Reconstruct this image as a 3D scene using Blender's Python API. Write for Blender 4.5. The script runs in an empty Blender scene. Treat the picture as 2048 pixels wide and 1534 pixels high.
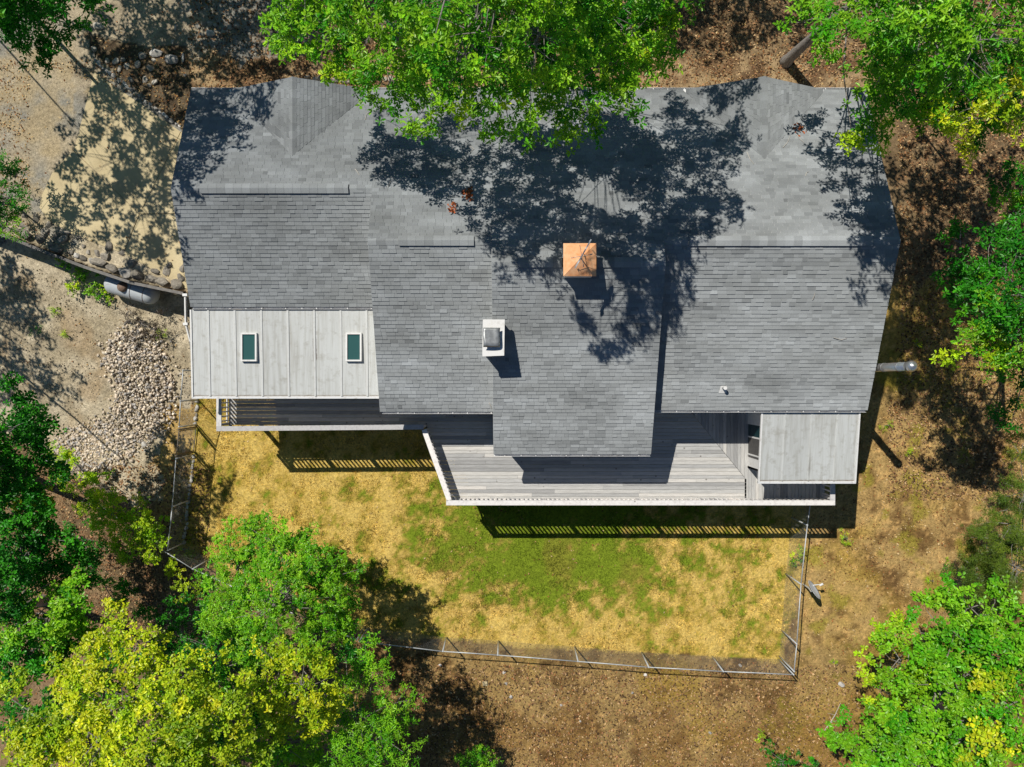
import bpy, math, random
import numpy as np
from mathutils import Vector

# ------------------------------------------------------------------ camera, sky, sun, exposure
SC = bpy.context.scene
COL = SC.collection
HC = 32.0                       # camera height above the back lawn
F = 25.0 / 36.0 * 2048.0        # focal length in photograph pixels
cd = bpy.data.cameras.new('camera'); cam = bpy.data.objects.new('camera', cd); COL.objects.link(cam)
cam.location = (0, 0, HC); cam.rotation_euler = (0, 0, 0)
cd.lens = 25.0; cd.sensor_width = 36.0; cd.clip_start = 0.1; cd.clip_end = 2000
SC.camera = cam
SUN = Vector((-0.477, 0.573, 1.0)).normalized()
W = bpy.data.worlds.new('World'); SC.world = W; W.use_nodes = True
wn = W.node_tree; bgn = wn.nodes['Background']
sky = wn.nodes.new('ShaderNodeTexSky'); sky.sky_type = 'NISHITA'; sky.sun_disc = False
sky.dust_density = 0.0; sky.ozone_density = 5.0; sky.sun_elevation = math.radians(53.3); sky.sun_rotation = math.radians(-39.8)
wn.links.new(sky.outputs[0], bgn.inputs[0]); bgn.inputs[1].default_value = 0.052
sl = bpy.data.lights.new('sun', 'SUN'); sl.energy = 4.6; sl.angle = math.radians(0.4); sl.color = (1.0, 0.96, 0.88)
so = bpy.data.objects.new('sun', sl); COL.objects.link(so); so.rotation_euler = SUN.to_track_quat('Z', 'Y').to_euler()
so.location = (-30, 36, 63)
SC.view_settings.view_transform = 'Standard'; SC.view_settings.look = 'None'
SC.view_settings.exposure = 0.0; SC.view_settings.gamma = 1.0
SC.render.engine = 'CYCLES'
SC.cycles.use_denoising = True
SC.cycles.max_bounces = 8; SC.cycles.diffuse_bounces = 3; SC.cycles.transmission_bounces = 4; SC.cycles.glossy_bounces = 2

# ------------------------------------------------------------------ helpers
R = random.Random(7)
RN = np.random.default_rng(11)
_tab = np.random.default_rng(3).random((256, 256))
def noise2(x, y, seed=0):
    x = np.asarray(x, float) + seed * 17.31; y = np.asarray(y, float) + seed * 5.77
    xi = np.floor(x).astype(int); yi = np.floor(y).astype(int); fx = x - xi; fy = y - yi
    fx = fx * fx * (3 - 2 * fx); fy = fy * fy * (3 - 2 * fy)
    a = _tab[xi % 256, yi % 256]; b = _tab[(xi + 1) % 256, yi % 256]
    c = _tab[xi % 256, (yi + 1) % 256]; d = _tab[(xi + 1) % 256, (yi + 1) % 256]
    return (a * (1 - fx) + b * fx) * (1 - fy) + (c * (1 - fx) + d * fx) * fy
def fbm(x, y, seed=0, o=4):
    s = 0; a = .5; t = 0
    for k in range(o):
        s = s + a * noise2(x * 2 ** k, y * 2 ** k, seed + k); t += a; a *= .55
    return s / t
def sstep(a, b, x):
    t = np.clip((x - a) / (b - a), 0, 1); return t * t * (3 - 2 * t)
def lin(r, g, b, k=1.0):
    f = lambda c: ((c / 255 + .055) / 1.055) ** 2.4 if c > 10 else c / 255 / 12.92
    return np.array([f(r), f(g), f(b)]) * k

def at(px, py, z):
    D = HC - z
    return Vector(((px - 1024) * D / F, (767 - py) * D / F, z))
# retaining wall line (world), ground above it to the north
WALL_PX = [(-120, 425), (25, 474), (105, 506), (175, 533), (270, 565), (372, 586)]
WALL = [at(x, y, 2.45) for x, y in WALL_PX]
_wx = np.array([p.x for p in WALL]); _wy = np.array([p.y for p in WALL])
def ground(x, y):
    x = np.asarray(x, float); y = np.asarray(y, float)
    east = 2.5 * sstep(-3.0, 8.5, y)
    wl = np.interp(x, _wx, _wy)
    low = 1.1 * np.clip((y + 2.0) / 6.0, 0, 1.25)
    west = np.where(y > wl, 2.45, np.minimum(low, 2.0))
    w = sstep(-13.3, -12.0, x)
    return west * (1 - w) + east * w
def gz(x, y): return float(ground(x, y))
def gat(px, py, up=0.0):
    z = 0.5
    for _ in range(12):
        p = at(px, py, z + up); z = .5 * z + .5 * gz(p.x, p.y)
    p = at(px, py, z + up)
    return p

def link(o, parent=None):
    COL.objects.link(o)
    if parent is not None: o.parent = parent
    return o
def wloc(o):
    v = Vector((0, 0, 0))
    while o is not None: v = v + o.location; o = o.parent
    return v
def tag(o, label=None, cat=None, group=None, kind=None):
    if label: o['label'] = label
    if cat: o['category'] = cat
    if group: o['group'] = group
    if kind: o['kind'] = kind
    return o
def thing(name, label, cat, loc=(0, 0, 0), group=None):
    o = bpy.data.objects.new(name, None); o.location = loc; o.empty_display_size = .2
    link(o); return tag(o, label, cat, group)

class MB:
    """collects shapes in world coordinates, then builds ONE mesh object"""
    def __init__(s): s.v = []; s.f = []; s.t = []
    def add(s, vs, fs, tone=.5):
        n = len(s.v); s.v += [tuple(v) for v in vs]; s.f += [tuple(i + n for i in f) for f in fs]; s.t += [tone] * len(fs); return s
    def hexa(s, a, b, tone=.5):      # a: 4 bottom pts, b: 4 top pts, counter-clockwise from above
        return s.add(list(a) + list(b), [(3, 2, 1, 0), (4, 5, 6, 7), (0, 1, 5, 4), (1, 2, 6, 5), (2, 3, 7, 6), (3, 0, 4, 7)], tone)
    def box(s, x0, x1, y0, y1, z0, z1, tone=.5):
        return s.hexa([(x0, y0, z0), (x1, y0, z0), (x1, y1, z0), (x0, y1, z0)], [(x0, y0, z1), (x1, y0, z1), (x1, y1, z1), (x0, y1, z1)], tone)
    def bar(s, p, q, w, h, tone=.5):  # beam from p to q, width w sideways, height h
        p = Vector(p); q = Vector(q); d = (q - p).normalized()
        side = d.cross(Vector((0, 0, 1)))
        side = side.normalized() if side.length > 1e-4 else Vector((1, 0, 0))
        up = side.cross(d).normalized(); a = side * (w / 2); b = up * (h / 2)
        return s.hexa([p - a - b, p + a - b, q + a - b, q - a - b], [p - a + b, p + a + b, q + a + b, q - a + b], tone)
    def prism(s, poly, z0, z1, tone=.5):
        n = len(poly)
        zz0 = z0 if hasattr(z0, '__len__') else [z0] * n; zz1 = z1 if hasattr(z1, '__len__') else [z1] * n
        vs = [(p[0], p[1], zz0[i]) for i, p in enumerate(poly)] + [(p[0], p[1], zz1[i]) for i, p in enumerate(poly)]
        fs = [tuple(range(n - 1, -1, -1)), tuple(range(n, 2 * n))] + [(i, (i + 1) % n, n + (i + 1) % n, n + i) for i in range(n)]
        return s.add(vs, fs, tone)
    def tube(s, pts, rad, n=8, caps=True, tone=.5):
        pts = [Vector(p) for p in pts]; m = len(pts)
        rad = rad if hasattr(rad, '__len__') else [rad] * m
        d0 = (pts[1] - pts[0]).normalized()
        u = d0.cross(Vector((0.31, 0.17, 0.93))); u = u.normalized() if u.length > .01 else Vector((1, 0, 0))
        vs = []
        for i, p in enumerate(pts):
            d = (pts[min(i + 1, m - 1)] - pts[max(i - 1, 0)]).normalized()
            u = (u - d * u.dot(d)).normalized(); v = d.cross(u)
            for k in range(n):
                a = 2 * math.pi * k / n
                vs.append(p + (u * math.cos(a) + v * math.sin(a)) * rad[i])
        fs = [(i * n + k, i * n + (k + 1) % n, (i + 1) * n + (k + 1) % n, (i + 1) * n + k) for i in range(m - 1) for k in range(n)]
        if caps: fs += [tuple(range(n - 1, -1, -1)), tuple((m - 1) * n + k for k in range(n))]
        return s.add(vs, fs, tone)
    def build(s, name, mat, parent=None, smooth=False, origin=None):
        off = wloc(parent) if parent is not None else Vector((0, 0, 0))
        o0 = Vector(origin) if origin is not None else off
        me = bpy.data.meshes.new(name)
        me.from_pydata([(v[0] - o0.x, v[1] - o0.y, v[2] - o0.z) for v in s.v], [], s.f)
        a = me.attributes.new('tone', 'FLOAT', 'FACE'); a.data.foreach_set('value', s.t)
        if smooth: me.polygons.foreach_set('use_smooth', [True] * len(me.polygons))
        me.materials.append(mat); me.update()
        o = bpy.data.objects.new(name, me); o.location = o0 - off
        return link(o, parent)

def np_mesh(name, V, counts, loops, mat, parent=None, color=None, smooth=False):
    """fast mesh from numpy arrays; color: per-face rgb"""
    off = wloc(parent) if parent is not None else Vector((0, 0, 0))
    V = np.asarray(V, np.float32) - np.array(off, np.float32)
    me = bpy.data.meshes.new(name)
    me.vertices.add(len(V)); me.vertices.foreach_set('co', V.ravel())
    counts = np.asarray(counts, np.int32); loops = np.asarray(loops, np.int32)
    me.loops.add(len(loops)); me.loops.foreach_set('vertex_index', loops)
    me.polygons.add(len(counts))
    me.polygons.foreach_set('loop_start', np.concatenate([[0], np.cumsum(counts)[:-1]]).astype(np.int32))
    if color is not None:
        a = me.attributes.new('col', 'FLOAT_COLOR', 'FACE')
        a.data.foreach_set('color', np.c_[color, np.ones(len(color))].astype(np.float32).ravel())
    me.update(calc_edges=True)
    if smooth: me.polygons.foreach_set('use_smooth', np.ones(len(counts), bool))
    me.materials.append(mat)
    return link(bpy.data.objects.new(name, me), parent)

# ------------------------------------------------------------------ materials
class NT:
    def __init__(s, name):
        s.m = bpy.data.materials.new(name); s.m.use_nodes = True; s.t = s.m.node_tree
        s.b = s.t.nodes['Principled BSDF']; s.out = s.t.nodes['Material Output']
    def n(s, ty, **k):
        x = s.t.nodes.new(ty)
        for a, v in k.items(): setattr(x, a, v)
        return x
    def l(s, a, b): s.t.links.new(a, b)
    def coord(s, which='Object', scale=(1, 1, 1)):
        tc = s.n('ShaderNodeTexCoord'); mp = s.n('ShaderNodeMapping'); mp.inputs['Scale'].default_value = scale
        s.l(tc.outputs[which], mp.inputs[0]); return mp.outputs[0]
    def world(s, scale=(1, 1, 1)):
        g = s.n('ShaderNodeNewGeometry'); mp = s.n('ShaderNodeMapping'); mp.inputs['Scale'].default_value = scale
        s.l(g.outputs['Position'], mp.inputs[0]); return mp.outputs[0]
    def noise(s, vec, scale, detail=4, rough=.55):
        x = s.n('ShaderNodeTexNoise'); x.inputs['Scale'].default_value = scale; x.inputs['Detail'].default_value = detail
        x.inputs['Roughness'].default_value = rough; s.l(vec, x.inputs['Vector']); return x.outputs[0]
    def ramp(s, fac, stops):
        r = s.n('ShaderNodeValToRGB'); e = r.color_ramp.elements
        while len(e) < len(stops): e.new(.5)
        for k, (p, c) in enumerate(stops):
            e[k].position = p; e[k].color = (c[0], c[1], c[2], 1) if hasattr(c, '__len__') else (c, c, c, 1)
        s.l(fac, r.inputs[0]); return r.outputs[0]
    def mix(s, f, a, b, mode='MIX'):
        x = s.n('ShaderNodeMix', data_type='RGBA', blend_type=mode)
        for i, v in ((0, f), (6, a), (7, b)):
            if hasattr(v, 'links') or hasattr(v, 'is_linked'): s.l(v, x.inputs[i])
            elif i == 0: x.inputs[0].default_value = v
            else: x.inputs[i].default_value = (v[0], v[1], v[2], 1) if hasattr(v, '__len__') else (v, v, v, 1)
        return x.outputs[2]
    def math(s, op, a, b=0.0):
        x = s.n('ShaderNodeMath', operation=op)
        for i, v in ((0, a), (1, b)):
            if hasattr(v, 'is_linked'): s.l(v, x.inputs[i])
            else: x.inputs[i].default_value = v
        return x.outputs[0]
    def attr(s, name, out=2):
        a = s.n('ShaderNodeAttribute'); a.attribute_name = name; return a.outputs[out]
    def bump(s, h, strength=.3, dist=.02):
        b = s.n('ShaderNodeBump'); b.inputs['Strength'].default_value = strength; b.inputs['Distance'].default_value = dist
        s.l(h, b.inputs['Height']); s.l(b.outputs[0], s.b.inputs['Normal'])
    def base(s, c, rough=.7, metal=0.0):
        if hasattr(c, 'is_linked'): s.l(c, s.b.inputs['Base Color'])
        else: s.b.inputs['Base Color'].default_value = (c[0], c[1], c[2], 1)
        if hasattr(rough, 'is_linked'): s.l(rough, s.b.inputs['Roughness'])
        else: s.b.inputs['Roughness'].default_value = rough
        s.b.inputs['Metallic'].default_value = metal; return s
M = {}
def mk_shingle():
    n = NT('asphalt_shingle'); t = n.attr('tone')
    c = n.ramp(t, [(0, (.20, .211, .218)), (.5, (.355, .372, .380)), (1, (.48, .503, .516))])
    st = n.noise(n.world((.35, 1.0, 1)), 1.1, 5)
    c = n.mix(.55, c, n.ramp(st, [(.3, (.62, .61, .58)), (.72, (1.15, 1.15, 1.15))]), 'MULTIPLY')
    gr = n.noise(n.world(), 90, 2)
    c = n.mix(.6, c, n.ramp(gr, [(.3, .6), (.7, 1.35)]), 'MULTIPLY')
    df = n.n('ShaderNodeBsdfDiffuse'); df.inputs['Roughness'].default_value = 1.0; n.l(c, df.inputs[0]); n.l(df.outputs[0], n.out.inputs[0])
    bp = n.n('ShaderNodeBump'); bp.inputs['Strength'].default_value = .4; bp.inputs['Distance'].default_value = .004; n.l(gr, bp.inputs['Height']); n.l(bp.outputs[0], df.inputs['Normal'])
    return n.m
M['shingle'] = mk_shingle()
def mk_metal_roof():
    n = NT('painted_metal_roof'); w = n.world((1, 1, 1))
    st = n.noise(n.world((5, .25, 1)), 1.6, 6, .65)
    c = n.ramp(st, [(.28, (.36, .355, .325)), (.52, (.50, .51, .495)), (.8, (.57, .585, .58))])
    sp = n.noise(w, 3.5, 6, .7)
    c = n.mix(n.ramp(sp, [(.52, 0), (.70, .6)]), c, (.30, .285, .245))
    sp2 = n.noise(w, 22, 3, .6)
    c = n.mix(n.ramp(sp2, [(.68, 0), (.76, .7)]), c, (.14, .12, .09))
    sx = n.n('ShaderNodeSeparateXYZ'); n.l(w, sx.inputs[0]); X_, Y_ = sx.outputs[0], sx.outputs[1]
    def band(v, c0, hw): return n.math('MAXIMUM', n.math('SUBTRACT', 1.0, n.math('DIVIDE', n.math('ABSOLUTE', n.math('SUBTRACT', v, c0)), hw)), 0.0)
    sn = n.noise(n.world((6, 1.5, 1)), 3, 6, .75)
    rs = n.math('MULTIPLY', n.math('MULTIPLY', band(X_, -7.50, .16), n.math('MINIMUM', n.math('MULTIPLY', band(Y_, 1.30, .75), 2.0), 1.0)), sn)
    c = n.mix(n.ramp(rs, [(.22, 0), (.42, .9)]), c, (.10, .075, .06))
    rs2 = n.math('MULTIPLY', n.math('MULTIPLY', band(X_, -8.48, .09), band(Y_, .35, .9)), sn)
    c = n.mix(n.ramp(rs2, [(.2, 0), (.45, .7)]), c, (.13, .11, .09))
    rs3 = n.math('MULTIPLY', n.math('MAXIMUM', band(Y_, -.50, .16), band(Y_, -3.77, .18)), n.noise(n.world((2, 6, 1)), 4, 6, .75))
    c = n.mix(n.ramp(rs3, [(.25, 0), (.45, .85)]), c, (.21, .165, .12))
    rs4 = n.math('MULTIPLY', n.math('MULTIPLY', band(X_, 11.4, .10), band(Y_, -3.2, 1.1)), sn)
    c = n.mix(n.ramp(rs4, [(.2, 0), (.45, .7)]), c, (.20, .19, .17))
    t = n.attr('tone'); c = n.mix(.5, c, n.ramp(t, [(0, .75), (1, 1.2)]), 'MULTIPLY')
    n.base(c, .55); n.bump(sp, .15, .01); return n.m
M['metal_roof'] = mk_metal_roof()
def mk_white(name, col=(.72, .71, .69), dirt=(.33, .29, .23), amt=.5):
    n = NT(name); w = n.world()
    d = n.noise(w, 6, 6, .7)
    c = n.mix(n.ramp(d, [(.52, 0), (.75, amt)]), col, dirt)
    n.base(c, .6); return n.m
M['seam'] = mk_white('seam_cover', (.56, .565, .55), (.36, .34, .30), .6); M['white'] = mk_white('white_paint'); M['gutter'] = mk_white('gutter_metal', (.66, .66, .66), (.28, .24, .18), .8)
M['siding'] = mk_white('siding_paint', (.45, .45, .43))
def mk_wood(name, sc, c0, c1, c2):
    n = NT(name); oi = n.n('ShaderNodeObjectInfo'); r = oi.outputs['Random']
    tc = n.n('ShaderNodeTexCoord'); ad = n.n('ShaderNodeVectorMath', operation='ADD')
    cm = n.n('ShaderNodeCombineXYZ'); n.l(n.math('MULTIPLY', r, 40.0), cm.inputs[2])
    g = n.n('ShaderNodeNewGeometry'); n.l(g.outputs['Position'], ad.inputs[0]); n.l(cm.outputs[0], ad.inputs[1])
    mp = n.n('ShaderNodeMapping'); mp.inputs['Scale'].default_value = sc; n.l(ad.outputs[0], mp.inputs[0])
    gr = n.noise(mp.outputs[0], 5, 6, .65)
    c = n.ramp(gr, [(.25, c0), (.5, c1), (.78, c2)])
    c = n.mix(1.0, c, n.ramp(r, [(0, (.62, .62, .63)), (.35, (.9, .9, .9)), (.7, (1.05, 1.03, 1.0)), (1, (1.25, 1.2, 1.15))]), 'MULTIPLY')
    kn = n.n('ShaderNodeTexVoronoi'); kn.inputs['Scale'].default_value = 2.2; n.l(ad.outputs[0], kn.inputs['Vector'])
    c = n.mix(n.ramp(kn.outputs['Distance'], [(.05, .75), (.10, 0)]), c, (.12, .10, .085))
    n.base(c, .85); n.bump(gr, .3, .006); return n.m
M['deck_x'] = mk_wood('weathered_deck_wood', (.5, 7, 7), (.34, .335, .325), (.49, .485, .47), (.62, .615, .60))
M['deck_y'] = mk_wood('weathered_deck_wood_across', (7, .5, 7), (.34, .335, .325), (.48, .475, .46), (.60, .595, .58))
M['rail_wood'] = mk_wood('whitewashed_rail_wood', (2, 2, 2), (.52, .50, .49), (.72, .70, .69), (.82, .81, .80))
M['old_timber'] = mk_wood('old_grey_timber', (2, 9, 9), (.10, .09, .08), (.20, .185, .17), (.33, .31, .29))
def mk_copper():
    n = NT('new_copper'); d = n.noise(n.world(), 5, 5)
    n.base(n.ramp(d, [(.3, (.80, .33, .13)), (.7, (.95, .55, .30))]), n.ramp(d, [(.3, .5), (.7, .38)]), .15); return n.m
M['copper'] = mk_copper()
def mk_concrete():
    n = NT('tan_concrete'); w = n.world()
    a = n.noise(w, .55, 6, .65); b = n.noise(w, 30, 3)
    c = n.ramp(a, [(.25, (.46, .365, .205)), (.55, (.60, .49, .285)), (.8, (.68, .57, .36))])
    c = n.mix(.5, c, n.ramp(b, [(.3, .78), (.7, 1.15)]), 'MULTIPLY')
    ds = n.n('ShaderNodeVectorMath', operation='ADD')
    nz = n.n('ShaderNodeTexNoise'); nz.inputs['Scale'].default_value = 1.3; nz.inputs['Detail'].default_value = 5; n.l(w, nz.inputs['Vector'])
    n.l(w, ds.inputs[0]); n.l(nz.outputs['Color'], ds.inputs[1])
    v = n.n('ShaderNodeTexVoronoi', feature='DISTANCE_TO_EDGE'); v.inputs['Scale'].default_value = .33; n.l(ds.outputs[0], v.inputs['Vector'])
    c = n.mix(n.ramp(v.outputs['Distance'], [(.0, .55), (.006, 0)]), c, (.13, .10, .07))
    st = n.noise(w, 2.1, 6, .7)
    c = n.mix(n.ramp(st, [(.55, 0), (.75, .4)]), c, (.26, .22, .15))
    n.base(c, .9); n.bump(b, .2, .004); return n.m
M['concrete'] = mk_concrete()
def mk_rock(name, c0, c1, c2, s=5):
    n = NT(name); w = n.world(); oi = n.n('ShaderNodeObjectInfo')
    a = n.noise(w, s, 6, .65)
    c = n.ramp(a, [(.25, c0), (.5, c1), (.78, c2)])
    c = n.mix(1, c, n.ramp(oi.outputs['Random'], [(0, (.6, .58, .55)), (1, (1.25, 1.22, 1.18))]), 'MULTIPLY')
    n.base(c, .9); n.bump(a, .5, .03); return n.m
M['rock'] = mk_rock('field_stone', (.20, .18, .15), (.36, .33, .28), (.52, .49, .43))
M['wall_rock'] = mk_rock('shade_darkened_stone', (.12, .11, .09), (.25, .225, .19), (.42, .39, .33), 9)  # field stone made darker, shade along the wall put into its colour
M['white_rock'] = mk_rock('pale_stone', (.34, .32, .30), (.52, .50, .47), (.68, .66, .62))
def mk_col(name, rough=.85, trans=0.0, spec=.3, noise_s=0):
    n = NT(name); c = n.attr('col', 0)
    if noise_s:
        d = n.noise(n.world(), noise_s, 4); c = n.mix(.7, c, n.ramp(d, [(.3, .65), (.7, 1.3)]), 'MULTIPLY')
    n.base(c, rough); n.b.inputs['Specular IOR Level'].default_value = spec
    if trans:
        tr = n.n('ShaderNodeBsdfTranslucent'); mx = n.n('ShaderNodeMixShader'); mx.inputs[0].default_value = trans
        n.l(n.mix(1, c, (1.0, 1.25, .55), 'MULTIPLY'), tr.inputs[0]); n.l(n.b.outputs[0], mx.inputs[1]); n.l(tr.outputs[0], mx.inputs[2]); n.l(mx.outputs[0], n.out.inputs[0])
    return n.m
M['leaf'] = mk_col('foliage_leaf', .42, .24, .35)
M['grass'] = mk_col('grass_blade', .8, .2, .15)
M['chips'] = mk_col('fallen_leaf', .9, 0, .1)
M['stones'] = mk_col('crushed_stone', .9, 0, .2, 25)
def mk_bark(name, c0, c1):
    n = NT(name); a = n.noise(n.coord('Object', (6, 6, 1.2)), 4, 6, .65)
    n.base(n.ramp(a, [(.3, c0), (.7, c1)]), .95); n.bump(a, .7, .03); return n.m
M['bark'] = mk_bark('grey_bark', (.12, .105, .09), (.34, .31, .28)); M['deadwood'] = mk_bark('bleached_twig', (.35, .31, .26), (.62, .58, .52))
def mk_simple(name, c, rough=.5, metal=0.0, var=.0, spec=.5):
    n = NT(name)
    if var:
        d = n.noise(n.world(), 8, 4); n.base(n.mix(1, c, n.ramp(d, [(.3, 1 - var), (.7, 1 + var)]), 'MULTIPLY'), rough, metal)
    else: n.base(c, rough, metal)
    n.b.inputs['Specular IOR Level'].default_value = spec; return n.m
M['galv'] = mk_simple('galvanised_steel', (.50, .52, .53), .5, .2, .15)
M['wire'] = mk_simple('dull_wire', (.20, .20, .19), .6, .2)
M['rustpipe'] = mk_simple('dark_gate_pipe', (.14, .12, .10), .6, .2, .3)
M['steel'] = mk_simple('stainless_steel', (.62, .63, .64), .28, .85, .1)
M['dark'] = mk_simple('dark_gap', (.02, .02, .02), .9)
M['glass'] = mk_simple('skylight_glass', (.035, .10, .095), .06, 0, 0, .6)
M['dark_glass'] = mk_simple('porch_window_glass', (.015, .05, .055), .08, 0, 0, .6)
M['screen'] = mk_simple('insect_screen', (.085, .08, .075), .9, 0, .2)
M['dish'] = mk_simple('dish_grey', (.50, .53, .56), .45, 0, .08)
M['lid'] = mk_simple('rusty_dome', (.20, .13, .09), .7, 0, .4)
M['lead'] = mk_simple('sheet_lead', (.36, .37, .37), .42, .6, .25)
def mk_tank():
    n = NT('tank_enamel'); d = n.noise(n.world((1, 3, 3)), 3, 6, .7)
    c = n.mix(n.ramp(d, [(.55, 0), (.7, .8)]), (.52, .55, .57), (.30, .22, .16)); n.base(c, .4); return n.m
M['tank'] = mk_tank()

# ------------------------------------------------------------------ ground sheet
def inpoly(px, py, poly):
    r = np.zeros(px.shape, bool); n = len(poly)
    for i in range(n):
        x0, y0 = poly[i]; x1, y1 = poly[(i + 1) % n]
        if y0 == y1: continue
        c = ((y0 > py) != (y1 > py)) & (px < (x1 - x0) * (py - y0) / (y1 - y0) + x0); r ^= c
    return r
YARD = [(395, 790), (1605, 790), (1612, 1040), (1600, 1170), (1562, 1322), (1150, 1298), (890, 1280), (720, 1272), (350, 1110), (385, 900)]
def ground_info(X, Y):
    """albedo and grass amount of the ground at world points (plain colours of soil, straw, grass, gravel)"""
    Z = ground(X, Y); D = HC - Z
    px = X * F / D + 1024; py = 767 - Y * F / D
    n1 = fbm(X * .55, Y * .55, 1); n2 = fbm(X * 1.7, Y * 1.7, 2); n3 = fbm(X * 6, Y * 6, 3, 3); n4 = fbm(X * .25, Y * .25, 4)
    wx = px + (fbm(X * .8, Y * .8, 5) - .5) * 90 + (n3 - .5) * 22; wy = py + (fbm(X * .8, Y * .8, 6) - .5) * 90 + (n2 - .5) * 25
    def m3(a, b, t): t = np.asarray(t)[:, None]; return a * (1 - t) + b * t
    one = np.ones(len(X))
    straw = lin(200, 172, 96); straw2 = lin(172, 144, 66); green = lin(112, 128, 34); olive = lin(140, 128, 50)
    brown = lin(116, 90, 54); tan = lin(166, 138, 88); dark = lin(92, 68, 42); red = lin(150, 108, 64)
    grav = lin(188, 174, 148); grav2 = lin(164, 150, 124); lot = lin(138, 134, 124); litter = lin(138, 116, 86); rust = lin(150, 112, 80)
    # default: wooded floor
    c = m3(litter[None] * one[:, None], lin(108, 90, 66)[None], sstep(.35, .65, n1)); c = m3(c, rust[None], sstep(.56, .72, n2) * .4)
    gr = np.full(len(X), .03)
    # south and east bare slope
    s = (wy > 780) & (wx > 690); s2 = (wx > 1690) & (wy > 560)
    cs = m3(tan[None] * one[:, None], brown[None], sstep(.42, .66, n1 * .5 + n2 * .5)); cs = m3(cs, straw2[None], sstep(.5, .7, n4) * .7)
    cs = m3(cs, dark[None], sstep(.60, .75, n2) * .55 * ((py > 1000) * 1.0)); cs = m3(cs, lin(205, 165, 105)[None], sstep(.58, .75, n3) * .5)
    cs = m3(cs, olive[None], sstep(.6, .72, fbm(X * .9, Y * .9, 9)) * .8 * (px > 1500))
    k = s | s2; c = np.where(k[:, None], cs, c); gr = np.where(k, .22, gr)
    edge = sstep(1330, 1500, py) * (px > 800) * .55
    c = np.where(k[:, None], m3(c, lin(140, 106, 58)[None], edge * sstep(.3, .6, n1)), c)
    # west gravel, lot north
    w = (wx < 395) & (wy > 440) & (wy < 1000 + (wx - 250) * .2) & (wy < 870 + wx * .55)
    cw = m3(grav[None] * one[:, None], grav2[None], sstep(.4, .65, n2)); cw = m3(cw, lin(156, 128, 92)[None], sstep(.6, .75, n1) * .45)
    c = np.where(w[:, None], cw, c); gr = np.where(w, .02, gr)
    nl = (wx < 660) & (wy < 470)
    cn = m3(lot[None] * one[:, None], lin(164, 150, 126)[None], sstep(.4, .7, n1)); cn = m3(cn, lin(120, 108, 90)[None], sstep(.55, .75, n2) * .6)
    c = np.where(nl[:, None], cn, c); gr = np.where(nl, .02, gr)
    lf = (wx < 170) & (wy > 90) & (wy < 470)
    c = np.where(lf[:, None], m3(c, lin(166, 148, 116)[None], sstep(.3, .62, n2) * .75), c)
    bed = inpoly(px + (n3 - .5) * 14, py + (n2 - .5) * 14, [(165, 60), (260, 90), (375, 95), (395, 190), (370, 265), (190, 110)])
    c = np.where(bed[:, None], m3(lin(106, 92, 72)[None] * one[:, None], lin(74, 62, 48)[None], sstep(.4, .6, n3)), c); gr = np.where(bed, 0, gr)
    strip = (wy > 120) & (wy < 200) & (px > 380) & (px < 1800)
    c = np.where(strip[:, None], m3(lin(158, 134, 100)[None] * one[:, None], lin(112, 88, 64)[None], sstep(.4, .65, n2)), c)
    # lawn inside the fence
    y = inpoly(px + (n3 - .5) * 16, py + (n2 - .5) * 20, YARD)
    gy = np.exp(-((px - 1090) / 235) ** 2 - ((py - 1110) / 110) ** 2)
    gy2 = np.exp(-((px - 1490) / 120) ** 2 - ((py - 1160) / 130) ** 2) * .3 + np.exp(-((px - 1150) / 330) ** 2 - ((py - 990) / 90) ** 2) * .6
    gm = np.clip(gy * 1.25 + gy2, 0, 1.25) * 1.1 + (n2 - .5) * 1.7 + (n1 - .5) * .6 + (n3 - .5) * 1.6
    cy = m3(straw[None] * one[:, None], straw2[None], sstep(.38, .64, n2 * .6 + n3 * .4)); cy = m3(cy, olive[None], sstep(.12, .5, gm) * .75); cy = m3(cy, green[None], sstep(.42, .85, gm))
    rp = sstep(.58, .7, fbm(X * .6 + 9, Y * .6, 12)) * np.exp(-((px - 1130) / 330) ** 2 - ((py - 1150) / 120) ** 2)
    cy = m3(cy, red[None], rp * .25)
    c = np.where(y[:, None], cy, c); gr = np.where(y, 1.0, gr)
    # tan strip between gravel and lawn
    t = (wx > 330) & (wx < 440) & (wy > 800) & (wy < 1120) & ~y
    c = np.where(t[:, None], m3(lin(190, 158, 96)[None] * one[:, None], lin(150, 125, 80)[None], sstep(.4, .6, n2)), c)
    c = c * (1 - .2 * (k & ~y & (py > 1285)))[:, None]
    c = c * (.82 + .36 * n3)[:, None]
    return c * 1.12, gr, px, py

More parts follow.
